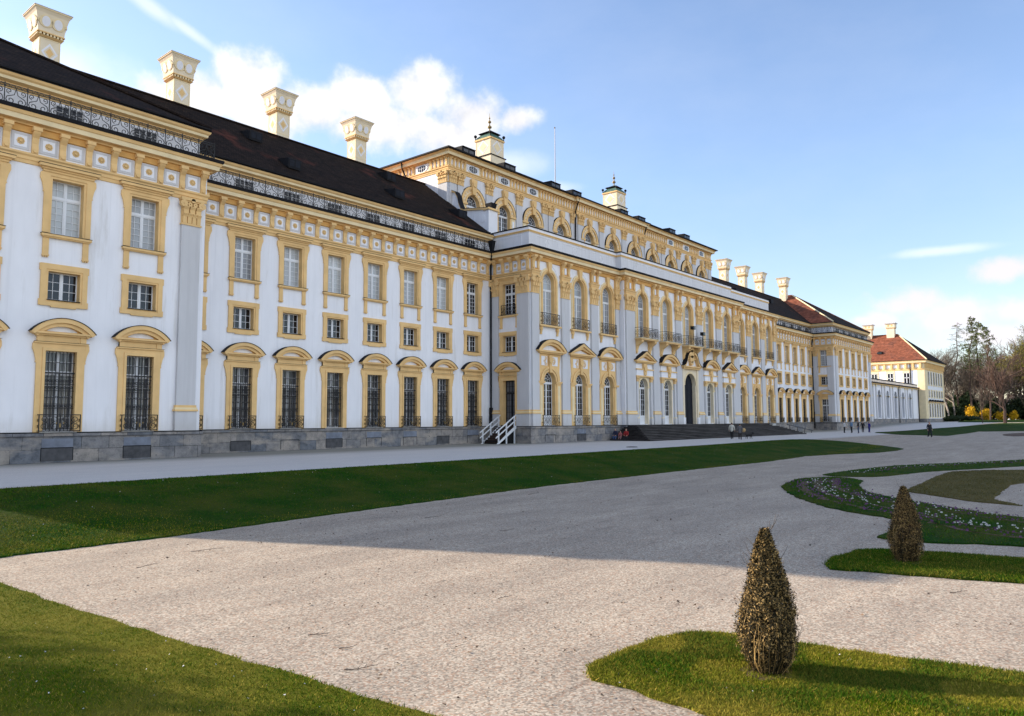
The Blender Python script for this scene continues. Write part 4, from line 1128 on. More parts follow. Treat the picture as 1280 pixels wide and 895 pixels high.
fa, ga = pane_arch(.95, 19.65, 23.95, 23.8, 3, 8, 'gdark'); FA, GA = fa.mesh('frame'), ga.mesh('pane')
ga2 = pane_arch(.95, 19.65, 23.95, 23.8, 3, 8, 'gmid')[1].mesh('pane')
for x in AX:
    mid = XB0 < x < XB1 or 70 < x < 93
    o = part('clerestory_window', CS, None, (x, Ya - (.3 if XB0 < x < XB1 else 0), 0)); part('frame', FA, o); part('pane', ga2 if mid else GA, o)
def clere_pil(xs, y, rz=0, loc=None):
    for x, w in xs:
        m_ = MB()
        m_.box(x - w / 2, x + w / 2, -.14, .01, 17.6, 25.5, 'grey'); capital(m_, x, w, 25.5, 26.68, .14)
        part('pilaster', m_, None, loc or (0, y, 0), rz)
g1, g2, g3, g4, g5 = (AX[0] + AX[1]) / 2, (AX[1] + AX[2]) / 2, (AX[2] + AX[3]) / 2, (AX[3] + AX[4]) / 2, (AX[4] + AX[5]) / 2
side = [(XA0 + .55, 1.0), (XA0 + 1.65, .8), (g1, 1.0), (g2, 1.0), (g3 - .6, .95), (g3 + .6, .95), (XB0 - .62, .6)]
clere_pil(side, Ya); clere_pil([(mir(x), w) for x, w in side], Ya); clere_pil([(XB0 + .75, 1.2), (g5, 1.0), (AX[5] + AX[5] - g5, 1.0), (XB1 - .75, 1.2)], Ya - .3)
clere_pil([(-Ya - .65, 1.2)], 0, -PI / 2, (XA0, 0, 0))
ap = [(XA0, 70), (XA0, Ya), (XB0, Ya), (XB0, Ya - .3), (XB1, Ya - .3), (XB1, Ya), (XA1, Ya), (XA1, 70)]
m_ = MB()
m_.sweep(ap, [(.0, 26.68), (.06, 26.7), (.06, 26.86), (.1, 26.87), (.1, 27.0), (.18, 27.06), (.18, 27.14), (.03, 27.14), (.03, 28.0), (.14, 28.03), (.14, 28.12), (.5, 28.15), (.54, 28.4), (.66, 28.55), (.74, 28.57), (.80, 28.72), (-.2, 28.74)], ['ochre'] * 7 + ['ochre_pale', 'ochre_bounce', 'ochre', 'ochre', 'ochre_pale', 'ochre', 'ochre', 'cover', 'cover'])
part('cornice', m_)
def clere_frieze(u0, u1, loc, rz=0, oculi=(), dense=.52):
    m_ = MB(); n = max(2, round((u1 - u0) / dense))
    for i in range(n + 1):
        x = u0 + (u1 - u0) * i / n
        if any(abs(x - c) < 1.05 for c in oculi): continue
        m_.prism_x([(-.02, 27.2), (-.14, 27.2), (-.12, 27.6), (-.2, 27.85), (-.34, 28.03), (-.02, 28.03)], x - .12, x + .12, 'ochre')
        if i < n:
            c = x + (u1 - u0) / n / 2
            if not any(abs(c - q) < 1.05 for q in oculi): m_.box(c - .11, c + .11, -.05, -.02, 27.36, 27.85, 'plaster')
    for c in oculi:
        m_.box(c - .95, c + .95, -.045, -.02, 27.16, 28.0, 'plaster')
        pts = lambda a, b_: [(c + a * math.cos(2 * PI * i / 20), 27.57 + b_ * math.sin(2 * PI * i / 20)) for i in range(20)]
        m_.prism_y(pts(.82, .42), -.10, -.03, 'white'); m_.prism_y(pts(.62, .34), -.105, -.09, 'gdark')
        m_.box(c - .02, c + .02, -.125, -.104, 27.25, 27.9, 'white')
        for q in (-.3, .3): m_.box(c + q - .012, c + q + .012, -.124, -.104, 27.3, 27.85, 'white')
        m_.box(c - .6, c + .6, -.123, -.104, 27.56, 27.58, 'white')
    part('frieze', m_, None, loc, rz)
clere_frieze(XA0 + .2, XB0 - .1, (0, Ya, 0), 0, AX[:3]); clere_frieze(XB1 + .1, XA1 - .2, (0, Ya, 0), 0, AX[8:]); clere_frieze(XB0 + .1, XB1 - .1, (0, Ya - .3, 0))
clere_frieze(-66, -Ya - .2, (XA0, 0, 0), -PI / 2, (-55.2, -60.0))
# low hipped roof of the hall
e0, e1, f0, f1 = XA0 - .78, XA1 + .78, Ya - .8, 70.8
zr2 = 28.7 + .33 * (61 - f0)
V = [(e0, f0, 28.68), (e1, f0, 28.68), (e1, f1, 28.68), (e0, f1, 28.68), (e0 + 10, 61, zr2), (e1 - 10, 61, zr2)]
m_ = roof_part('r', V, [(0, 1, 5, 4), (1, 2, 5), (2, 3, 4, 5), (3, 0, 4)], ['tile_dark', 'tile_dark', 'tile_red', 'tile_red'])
m_.box(e0 - .06, e1 + .06, f0 - .12, f0 + .03, 28.6, 28.74, 'cover'); m_.box(e0 - .1, e0 + .03, f0 - .1, f1, 28.6, 28.74, 'cover')
ROOF_H = part('roof', m_, lab='low hipped roof over the great hall')
for x in (55.6, 62.2, 70.6, 75.0, 86.0, 90.6, 99.4, 104.0):
    m_ = MB(); m_.prism_x([(0, -.9), (0, .42), (-.12, .5), (3.0, .62), (3.0, -.2)], -1.0, 1.0, 'cover'); m_.box(-.75, .75, -.02, 0.01, -.2, .3, 'gdark'); m_.box(-.04, .04, -.04, -.02, -.2, .3, 'cover')
    part('dormer', m_, ROOF_H, (x, f0 + 1.5, 28.7 + .33 * 1.5 + .4))
m_ = MB(); m_.tube([(XC - .1, 60, 30), (XC - .1, 60, 41.9)], .09, 'grey', 8, .05); m_.lathe(XC - .1, 60, [(.02, 41.85), (.13, 41.95), (.02, 42.1)], 'gilt', 8)
part('flagpole', m_, ROOF_H)
def tower_mesh():
    m_ = MB(); h = 1.2
    m_.box(-h - .15, h + .15, -h - .15, h + .15, -4.0, 0, 'cream'); m_.box(-h - .25, h + .25, -h - .25, h + .25, 0, .10, 'cover')
    m_.box(-h, h, -h, h, .10, 2.25, 'cream')
    for q in range(4):
        t = MB()
        for a, mm, dy in ((.86, 'plaster', .015), (.68, 'cream', .03), (.45, 'ochre_pale', .04)): t.prism_y([(-a, 1.2), (0, 1.2 - a * 1.05), (a, 1.2), (0, 1.2 + a * 1.05)], -h - dy, -h + .01, mm)
        for a, b_, c, d in ((-h, -h + .12, .1, 2.25), (h - .12, h, .1, 2.25)): t.box(a, b_, -h - .02, -h, c, d, 'ochre_pale')
        t.box(-h - .1, h + .1, -h - .12, -h, 2.1, 2.28, 'ochre')
        m_.merge(t, Matrix.Rotation(q * PI / 2, 4, 'Z'))
    m_.frust(0, 0, h + .06, h + .06, 2.28, h - .12, h - .12, 2.62, 'copper'); m_.frust(0, 0, h - .12, h - .12, 2.62, h - .5, h - .5, 3.0, 'copper')
    m_.box(-h + .3, h - .3, -h + .3, h - .3, 3.0, 3.08, 'cover'); m_.frust(0, 0, h - .2, h - .2, 3.08, h - .35, h - .35, 3.2, 'cover'); m_.frust(0, 0, h - .5, h - .5, 3.2, .2, .2, 3.5, 'copper')
    return m_
def fin_mesh():
    m_ = MB(); m_.lathe(0, 0, [(.18, 3.45), (.08, 3.6), (.08, 3.85), (.26, 3.95), (.26, 4.1), (.09, 4.25), (.06, 4.5), (.2, 4.62), (.2, 4.75), (.06, 4.88), (.04, 5.05), (.1, 5.15), (.03, 5.3), (.015, 5.8)], 'gilt', 10)
    return m_
def ball_mesh():
    m_ = MB(); m_.lathe(0, 0, [(.06, 0), (.05, .3), (.16, .38), (.2, .5), (.16, .62), (.03, .7)], 'cover', 8); return m_
TM, FM, BMs = tower_mesh().mesh('chimney_tower'), fin_mesh().mesh('finial'), ball_mesh().mesh('ball_finial')
for i, (x, y, z) in enumerate(((67.2, 59.6, 33.7), (95.4, 59.6, 33.7))):
    o = part('chimney_tower', TM, None, (x, y, z)); part('finial', FM, o)
    for a in (-1, 1):
        for b_ in (-1, 1): part('ball_finial', BMs, o, (a * 1.22, b_ * 1.22, 2.28))

# downpipes
def pipe(pts, r=.075, name='downpipe', parent=None):
    m_ = MB(); m_.tube(pts, r, 'cover', 7); part(name, m_)
m_ = MB(); m_.tube([(51.6, 45.5, 17.4), (51.7, 45.7, 16.9), (52.0, 46.0, 16.3), (52.03, 46.03, 1.6)], .08, 'cover', 7); m_.box(51.86, 52.1, 45.86, 46.1, 1.7, 3.2, 'cover'); m_.frust(51.7, 45.6, .1, .1, 17.4, .26, .26, 18.6, 'cover'); part('downpipe', m_)
pipe([(XA0 - .7, 57.6, 28.6), (XA0 - .6, 57.6, 28.0), (XA0 - .12, 57.6, 27.3), (XA0 - .12, 57.6, 22)]); pipe([(XB0 - .15, Ya - .85, 28.5), (XB0 - .15, Ya - .3, 27.0), (XB0 - .15, Ya - .15, 19.8)])
pipe([(XB1 + .15, Ya - .85, 28.5), (XB1 + .15, Ya - .3, 27.0), (XB1 + .15, Ya - .15, 19.8)])
m_ = MB(); X_ = mir(XP1); m_.tube([(X_ - .5, Yw - .6, 17.3), (X_ - .35, Yw - .4, 16.5), (X_ - .17, Yw - .17, 15.6), (X_ - .17, Yw - .17, 1.6)], .1, 'cover', 7); m_.box(X_ - .3, X_ - .06, Yw - .3, Yw - .06, .4, 3.4, 'cover'); part('downpipe', m_)
# two floodlights on the middle balcony
for dx, dz in ((-.55, 12.5), (1.95, 12.0)):
    m_ = MB(); m_.box(-.035, .035, -.035, .035, -1.3, 0, 'iron'); m_.box(-.28, .28, -.2, .2, .0, .38, 'cover'); m_.box(-.24, .24, -.22, -.2, .04, .34, 'gdark')
    o = part('floodlight', m_, None, (XC + dx, Yc - .9, dz)); 

# ------------------------------------------------------------------ broad entrance steps
steps = thing('stone_steps', 'broad flight of dark weathered stone steps leading up to the palace portal', 'steps', (84, 38, 0))
ns = 10
m_ = MB(); 
for i in range(ns):
    t = i / (ns - 1); z1 = 1.5 * (i + 1) / ns; z0 = -.15 if i == 0 else 1.5 * i / ns - .02
    m_.box(64.1 + 2.9 * t - 84, 107.5 - 4.5 * t - 84, 36.5 + 3.1 * t - 38, 40.98 - 38 - .003 * i, z0, z1, 'steprock')
    m_.box(64.07 + 2.9 * t - 84, 107.53 - 4.5 * t - 84, 36.47 + 3.1 * t - 38, 36.8 + 3.1 * t - 38, z1 - .04, z1 + .002, 'nosing')
link('tread_block', m_.mesh('tread_block'), steps)
m_ = MB()
for i in range(5): m_.box(18.2 + 1.1 * i, 19.5 + 1.1 * i, 1.2, 2.6, 0, 1.5 - .27 * i, 'blockrock')
link('side_block', m_.mesh('side_block'), steps)
m_ = MB(); m_.tube([(22.5, .8, 1.35), (33.0, .8, .35)], .06, 'iron', 6)
for i in range(4): m_.tube([(23.5 + 3 * i, .8, 0), (23.5 + 3 * i, .8, 1.25 - .28 * i)], .04, 'iron', 5)
link('ramp_rail', m_.mesh('ramp_rail'), steps)

# wooden stair to the side door
st = thing('wooden_stair', 'dark wooden stair with white handrails at the corner side door', 'stair', (50.6, YRC, 0))
m_ = MB()
for i in range(8):
    z = 1.45 * (i + 1) / 8; x = -1.0 + 2.3 * i / 8
    m_.box(x, x + .36, -.85, .85, z - .05, z, 'wood'); m_.box(x + .31, x + .335, -.84, .84, z - .02, z + .16, 'wood')
link('treads', m_.mesh('treads'), st)
m_ = MB(); m_.box(-.85, -.2, -.8, .8, 0, .28, 'cover'); m_.prism_x([(0, 0), (1, 0), (1, 1)], -.001, .001, 'cover') if 0 else None
m_.prism_y([(-.9, .0), (1.35, .0), (1.35, 1.38)], -.80, .80, 'cover')
link('underside', m_.mesh('underside'), st)
for sg in (-1, 1):
    m_ = MB(); y = sg * .92
    m_.prism_y([(-1.25, 0), (-.95, 0), (1.4, 1.32), (1.4, 1.58), (1.2, 1.52)], y - .03, y + .03, 'white'); part('stringer', m_, st)
    m_ = MB()
    for x0, x1, z0, z1 in ((-1.35, 1.35, .98, 2.50), (-1.35, 1.30, .52, 2.02)):
        m_.prism_y([(x0, z0 - .05), (x1, z1 - .05), (x1, z1 + .05), (x0, z0 + .05)], y - .035, y + .035, 'white')
    for x in (-1.0, .05, 1.15): m_.box(x - .05, x + .05, y - .05, y + .05, 0 if x < 1 else 0, 1.1 + (x + 1.1) * .56, 'white')
    part('handrail', m_, st)

# ------------------------------------------------------------------ arcaded gallery and corner building to the north
GX0, GX1, GY = 163.3, 221.9, 46.0
gl_ = thing('arcade_gallery', 'low white arcade with tall arches joining the palace to the red-roofed corner building', 'arcade', (192, GY, 1.0))
def gp(name, mb, loc=(0, 0, 0)):
    return link(name, mb.mesh(name), gl_, (loc[0] - 192, loc[1] - GY, loc[2] - 1.0))
bay = 7.25; gx = [176.3 + bay * i for i in range(-1, 6)]
m_ = MB(); holes = [(x - 1.5, x + 1.5, 2.3, 8.9) for x in gx if x + 1.5 < GX1]
wall_panel(m_, GX0, GX1, .4, 10.0, holes, 'plaster', 1.0); m_.box(GX0, GX1, 1.02, 9.0, .4, 10.0, 'plaster')
gp('wall', m_, (0, GY, 0))
m_ = MB(); m_.box(GX0, GX1, -.15, .0, .2, 2.1, 'plinth'); gp('plinth', m_, (0, GY, 0))
m_ = MB()
m_.box(GX0, GX1, -.35, 0, 9.75, 10.0, 'ochre'); m_.box(GX0, GX1 - .5, -.6, .1, 10.0, 10.22, 'cover'); m_.box(GX0, GX1 - 1, -.15, .1, 10.85, 11.05, 'cover')
for i in range(58): m_.box(GX0 + i + .1, GX0 + i + .45, -.12, .08, 10.22, 10.85, 'blockrock')
gp('parapet', m_, (0, GY, 0))
for x in gx:
    if x + 1.5 > GX1: continue
    m_ = MB(); cz = 7.4
    for sg in (-1, 1):
        m_.box(sg * 1.5, sg * 1.2, -.05, .95, 2.1, cz, 'plaster'); m_.box(sg * 1.2, sg * 1.7, -.15, .3, cz - .3, cz, 'ochre_pale')
    arch_plate(m_, 1.5, cz, 8.95, 1.2, -.05, .95, 'plaster'); m_.ring(0, cz, 1.2, 1.45, 0, PI, -.1, 0, 'plaster', 16)
    o = gp('arch', m_, (x, GY, 0)); g = MB(); g.box(-1.2, 1.2, .9, .95, 2.1, 8.65, 'door'); g.box(-.04, .04, .86, .9, 2.1, 8.6, 'cover'); g.box(-1.2, 1.2, .86, .9, cz - .25, cz - .1, 'cover'); link('glazing', g.mesh('glazing'), o)
for x in gx:
    for q in (-1, 1):
        if x + q * 2.4 < GX1: m_ = MB(); m_.box(-.3, .3, -.16, 0, 2.1, 9.6, 'grey'); m_.box(-.36, .36, -.22, 0, 9.3, 9.7, 'ochre_pale'); gp('pilaster', m_, (x + q * 2.45, GY, 0))
for x in (172.4, 200.6, 221.2):
    m_ = MB(); m_.tube([(x, -.35, 10.0), (x, -.22, 9.4), (x, -.22, .9)], .12, 'cover', 6); gp('downpipe', m_, (0, GY, 0))

CXa, CXb, CYf, CYb = 222.0, 246.0, 44.3, 72.0
cb = thing('corner_building', 'yellow and white corner building with a big red hipped roof beyond the arcade', 'building', (234, 55, 1.2))
def cp(name, mb, parent=None, lab=None):
    o = link(name, mb.mesh(name), parent or cb, (-234, -55, -1.2) if parent is None else None)
    return o
m_ = MB(); m_.box(CXa, CXb, CYf, CYb, .3, 17.0, 'plaster'); m_.box(CXa - .02, CXa + 3.0, CYf - .06, CYf + 1.7, 2.0, 15.5, 'ochre_pale') ; m_.box(CXb - 1.6, CXb + .02, CYf - .06, CYf + 1, 2.0, 15.5, 'ochre_pale'); cp('wall', m_)
m_ = MB(); m_.box(CXa - .12, CXb + .1, CYf - .15, CYb, .2, 2.1, 'plinth'); cp('plinth', m_)
m_ = MB(); pth = [(CXa, CYb), (CXa, CYf), (CXb, CYf), (CXb, CYb)]
m_.sweep(pth, [(.0, 14.9), (.12, 15.0), (.12, 15.4), (.05, 15.4), (.05, 16.6), (.2, 16.65), (.55, 16.9), (.6, 17.25), (.75, 17.5), (.8, 17.62), (-.2, 17.66)], ['ochre', 'ochre', 'ochre', 'ochre_pale', 'ochre', 'ochre', 'ochre_pale', 'ochre', 'cover', 'cover'])
for i in range(16):
    y = CYf + .8 + i * 1.75; m_.box(CXa - .45, CXa, y - .2, y + .2, 15.5, 16.75, 'ochre'); m_.box(CXa - .09, CXa, y + .45, y + 1.25, 15.7, 16.4, 'plaster')
for i in range(15):
    x = CXa + .6 + i * 1.62; m_.box(x - .2, x + .2, CYf - .45, CYf, 15.5, 16.75, 'ochre')
cp('cornice', m_)
for i in range(6):
    y = CYf + 3.2 + 1.0 + i * 4.0; 
    m_ = MB(); m_.box(CXa - .12, CXa, y - 1.05, y + 1.05, 10.4, 14.9, 'ochre_pale'); m_.box(CXa - .14, CXa, y - .75, y + .75, 11.0, 14.3, 'gdark')
    for a, b_, c, d in ((-.75, .75, 12.9, 13.05), (-.08, .08, 11, 14.3), (-.75, -.65, 11, 14.3), (.65, .75, 11, 14.3), (-.75, .75, 11, 11.1), (-.75, .75, 14.2, 14.3)): m_.box(CXa - .18, CXa - .14, y + a, y + b_, c, d, 'white')
    cp('upper_window', m_)
for i in range(6):
    x = CXa + 4.6 + i * 3.2
    for nm, z0, z1 in (('upper_window', 11.2, 14.6), ('mezzanine_window', 7.9, 9.6), ('ground_floor_window', 2.6, 6.0)):
        m_ = MB(); m_.box(x - .95, x + .95, CYf - .10, CYf, z0 - .3, z1 + .3, 'ochre_pale'); m_.box(x - .65, x + .65, CYf - .12, CYf, z0, z1, 'gmid'); m_.box(x - .05, x + .05, CYf - .15, CYf - .12, z0, z1, 'white')
        if nm[0] == 'g': m_.box(x - 1.3, x + 1.3, CYf - .45, CYf, z1 + .4, z1 + .6, 'ochre'); m_.frust(x, CYf - .2, 1.3, .24, z1 + .6, .2, .2, z1 + 1.2, 'cover')
        cp(nm, m_)
e = 17.64; V = [(CXa - .9, CYf - .9, e), (CXb + .9, CYf - .9, e), (CXb + .9, CYb + .9, e), (CXa - .9, CYb + .9, e), (234, 52.9, 26.0), (234, 63.5, 26.0)]
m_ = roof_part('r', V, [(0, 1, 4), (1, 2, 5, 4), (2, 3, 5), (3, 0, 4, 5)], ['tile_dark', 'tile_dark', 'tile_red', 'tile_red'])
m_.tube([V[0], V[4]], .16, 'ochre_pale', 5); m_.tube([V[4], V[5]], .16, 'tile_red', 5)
rf = cp('roof', m_)
for y, x in ((54.5, 233.4), (60.5, 233.4)):
    m_ = MB(); m_.box(-1.0, 1.0, -1.0, 1.0, -4, 1.7, 'cream'); m_.box(-1.15, 1.15, -1.15, 1.15, 1.7, 1.9, 'ochre'); m_.box(-1.2, 1.2, -1.2, 1.2, 1.9, 3.0, 'cream'); m_.box(-1.45, 1.45, -1.45, 1.45, 3.0, 3.25, 'grey')
    for q in (-.45, .45): m_.box(-1.23, -1.19, q - .22, q + .22, 2.2, 2.7, 'ochre')
    link('chimney', m_.mesh('chimney'), rf, (x, y, 26.0))
m_ = MB(); m_.lathe(0, 0, [(.9, 0), (.8, .4), (.5, .7), (.05, .8)], 'tile_dark', 10); m_.box(-1.0, -.6, -.6, .6, 0, .5, 'gdark'); link('dormer', m_.mesh('dormer'), rf, (225.2, 55.6, 19.9))
m_ = MB(); m_.tube([(CXa - .3, CYf + 3.3, 17.4), (CXa - .15, CYf + 3.3, 16), (CXa - .15, CYf + 3.3, 1)], .12, 'cover', 6); cp('downpipe', m_)

# ------------------------------------------------------------------ lawns and beds
bank = [(-38, 18.5), (-10, 18.45), (5.5, 18.5), (9, 18.55), (15.1, 19.1), (26, 19.75), (40, 19.7), (49.7, 19.5), (58.3, 19.9), (62.2, 19.0), (65.6, 16.6), (68.2, 15.9), (70.4, 15.9), (71.9, 16.7), (74, 18.4), (76, 20.3), (77.2, 22.3), (77.6, 24.1), (77.6, 26.2), (76.3, 27.6), (72, 27.75), (62, 27.2), (55, 26.8), (45.6, 26.75), (31.6, 26.6), (15, 26.6), (-38, 26.6)]
_, pB = lawn('lawn', bank, 'lawn', cut=3, seed=1)
LL = [(4.55, 16.2), (4.62, 14), (4.75, 11), (4.95, 8.2), (5.15, 5.5), (5.3, 2), (5.3, -8), (-30, -8), (-30, 16.4), (3.8, 16.6)]
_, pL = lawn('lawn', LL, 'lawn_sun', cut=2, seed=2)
TL = [(7.05, 4.45), (7.02, 4.75), (7.2, 4.98), (7.75, 5.04), (8.45, 5.0), (9.1, 4.86), (9.5, 4.55), (9.62, 4.0), (9.75, 3.0), (10.05, 1.2), (10.2, -6), (6.95, -6), (6.9, 3.4)]
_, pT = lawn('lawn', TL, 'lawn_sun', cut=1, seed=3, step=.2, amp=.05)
T2 = [(14.9, 4.75), (15.3, 4.95), (16.1, 5.02), (17.3, 4.88), (17.7, 4.5), (18.05, 3.4), (18.35, 2.0), (18.6, -6), (15.4, -6), (15.62, 1.76), (15.2, 3.2)]
_, pT2 = lawn('lawn', T2, 'lawn', cut=1.5, seed=4, step=.3)
bed = [(31.25, 11.67), (33.49, 12.32), (36.33, 12.71), (38.01, 12.15), (38.46, 11.54), (37.07, 10.15), (34.73, 9.64), (32.45, 8.89), (30.92, 8.14), (29.15, 6.64), (27.12, 4.61), (25.83, 2.82), (24.5, -1), (20.3, -3), (20.08, 2.22), (19.39, 3.96), (19.52, 5.02), (20.38, 5.07), (21.57, 5.13), (23.27, 5.53), (24.38, 7.12), (25.82, 8.49), (28.24, 10.14)]
_, pBed = lawn('lawn', smooth_poly(bed, 3), 'lawn', cut=2, seed=5)
strip = [(39.4, 12.5), (40.2, 12.75), (43.45, 12.6), (49.91, 11.75), (55.6, 9.2), (61.1, 6.5), (66, 3), (58, 2.5), (53.77, 5.72), (49.6, 7.4), (45.24, 9.1), (40.25, 10.1), (39.2, 11.4)]
_, pS = lawn('lawn', smooth_poly(strip, 3), 'lawn', cut=3, seed=6)
brown = [(32.6, 7.4), (41.8, 8.0), (45.97, 8.1), (48.2, 6.9), (49.62, 5.29), (51.5, 1.5), (40.8, 3.2), (39.82, 4.27), (38.4, 4.6), (31.0, 4.28), (29.4, 3.2), (29.9, 4.7)]
_, pBr = lawn('lawn', brown, 'lawn_brown', cut=3, seed=7)
far = [(120, 30.8), (126, 32.2), (150, 29.6), (163, 27.0), (190, 24), (200, 10), (150, 10), (139, 14.6), (135.2, 20.0), (118, 19), (101.7, 18.3), (107, 24.5)]
_, pF = lawn('lawn', far, 'lawn', cut=5, seed=8, step=1.2)
far2 = [(215, 36), (240, 40), (262, 43), (300, 62), (420, 70), (420, -60), (260, -40), (205, 10), (210, 28)]
_, pF2 = lawn('lawn', far2, 'lawn', cut=8, seed=9, step=1.5)
lawn('soil_patch', smooth_poly([(104.8, 12.5), (115, 14.2), (126, 13.3), (128, 10), (105.5, 10.8)], 3), 'soil', .05, cut=5, seed=10)

# blades of grass
def near_d(x, y): return np.clip(1.35 - np.hypot(x, y) / 16, .12, 1)
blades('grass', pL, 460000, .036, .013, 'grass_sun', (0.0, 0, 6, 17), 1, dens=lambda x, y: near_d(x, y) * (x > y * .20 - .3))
blades('grass', pT, 230000, .038, .013, 'grass_sun', (6.5, .2, 10.6, 5.4), 2)
def greenish(x, y): return (np.sin(x * 3.1 + 1.3 * y) * np.cos(y * 2.3 - x) > -.15) * 1.0
blades('grass', pT, 90000, .055, .013, 'grass', (7.2, .2, 10.6, 4.9), 3, dens=lambda x, y: greenish(x, y) * np.clip((x - 7.2) * 1.6, 0, 1))
blades('grass', pT2, 70000, .045, .018, 'grass', (14.5, .5, 19, 5.4), 4)
blades('grass', pB, 330000, .05, .022, 'grass', (3, 18, 80, 28), 5, dens=lambda x, y: np.clip(1.25 - x / 60, .25, 1))
blades('grass', pL, 60000, .045, .013, 'grass', (0.0, 0, 6, 17), 6, dens=lambda x, y: near_d(x, y) * (np.sin(x * 1.7 + y * .9) > .2))
blades('grass', pBed, 60000, .06, .022, 'grass', (18, 0, 40, 13), 7)
blades('grass', pB, 60000, .05, .02, 'grass_sun', (2, 18, 11, 23), 15, dens=lambda x, y: np.clip((11 - x) / 4, 0, 1) * np.clip((23 - y) / 3, 0, 1))  # yellower blades fill the sunlit bank patch, its sunlight put into their colour
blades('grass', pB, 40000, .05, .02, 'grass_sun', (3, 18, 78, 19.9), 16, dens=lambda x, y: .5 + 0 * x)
blades('grass', pT2, 25000, .045, .018, 'grass_sun', (14.5, .5, 19, 5.4), 17)
blades('grass', pBr, 40000, .05, .03, 'grass_brown', None, 18)
blades('grass', pS, 25000, .06, .03, 'grass', None, 8)

# topiary planting holes
for i, (x, y, r) in enumerate(((8.42, 3.38, .34), (16.5, 3.76, .36))):
    lawn('soil_patch', [(x + r * math.cos(a * PI / 9) * rng.uniform(.8, 1.15), y + r * .8 * math.sin(a * PI / 9) * rng.uniform(.8, 1.15)) for a in range(18)], 'soil', .04, cut=.5, seed=20 + i, step=.1, amp=.02)

# flowers in the curved bed: rows of small white and purple blooms
def flowers(name, mat, line, n, width, seed, size=.026):
    r = np.random.default_rng(seed); L = np.array(line)
    seg = r.integers(0, len(L) - 1, n); t = r.uniform(0, 1, n)
    p = L[seg] * (1 - t[:, None]) + L[seg + 1] * t[:, None] + r.normal(0, width, (n, 2))
    z = H(p[:, 0], p[:, 1]) + .10 + r.uniform(0, .06, n)
    v = np.empty((n, 2, 4, 3)); s = size * r.uniform(.6, 1.3, n); a = r.uniform(0, PI, n)
    for q in range(2):
        ca, sa = np.cos(a + q * PI / 2) * s, np.sin(a + q * PI / 2) * s
        v[:, q, 0] = np.stack([p[:, 0] - ca, p[:, 1] - sa, z - s * .3], 1); v[:, q, 1] = np.stack([p[:, 0] + ca, p[:, 1] + sa, z - s * .3], 1)
        v[:, q, 2] = np.stack([p[:, 0] + ca * .8, p[:, 1] + sa * .8, z + s * .8], 1); v[:, q, 3] = np.stack([p[:, 0] - ca * .8, p[:, 1] - sa * .8, z + s * .8], 1)
    o = trimesh(name, v.reshape(-1, 3), 4, M[mat]); tag(o, kind='stuff'); return o
rowA = [(35.6, 11.6), (33.2, 10.9), (30.6, 9.9), (28.4, 8.6), (26.5, 6.9), (24.9, 5.4), (23.2, 3.9), (21.8, 2.2), (20.8, -.5)]
rowB = [(36.6, 11.2), (34.2, 10.5), (31.5, 9.5), (29.3, 8.1), (27.5, 6.4), (26.0, 4.7), (24.7, 3.0), (23.5, .5)]
rowC = [(34.6, 11.8), (32.2, 11.2), (29.6, 10.1), (27.2, 8.6), (25.2, 6.8), (23.6, 5.0), (21.8, 3.6), (20.9, 1.6)]
flowers('flowers', 'flower_w', rowA, 170, .3, 1); flowers('flowers', 'flower_p', rowB, 300, .3, 2); flowers('flowers', 'flower_p', rowC, 240, .28, 3); flowers('flowers', 'flower_w', rowB[2:], 50, .3, 4)
for i, row in enumerate((rowA, rowB, rowC)):
    L = np.array(row); up = L + np.array([.16, .2]); dn = (L - np.array([.16, .2]))[::-1]
    lawn('soil_patch', [tuple(p) for p in up] + [tuple(p) for p in dn], 'soil', .045, cut=2, seed=30 + i, step=.25, amp=.12)
flowers('flowers', 'flower_p', [(41, 11.2), (46, 10.6), (52, 8.4), (58, 5.6)], 110, .2, 6); flowers('flowers', 'flower_w', [(40.5, 11.6), (46, 11.2), (52, 9.2), (58, 6.4)], 60, .2, 7)

# ------------------------------------------------------------------ topiaries
def leaf_quads(P, Nn, size, r, aspect=.45):
    """small leaf quads at points P, roughly facing directions Nn"""
    n = len(P)
    t = r.normal(0, 1, (n, 3)); t -= (t * Nn).sum(1)[:, None] * Nn * .6; t /= np.linalg.norm(t, axis=1)[:, None]
    b = np.cross(Nn, t); b /= np.linalg.norm(b, axis=1)[:, None] + 1e-9
    s = size * r.uniform(.5, 1.4, n)[:, None]
    v = np.empty((n, 4, 3))
    v[:, 0] = P - b * s * aspect * .5; v[:, 1] = P + t * s * .5 - b * s * aspect * .3 ; v[:, 2] = P + t * s + b * 0; v[:, 3] = P + t * s * .5 + b * s * aspect
    return v.reshape(-1, 3)

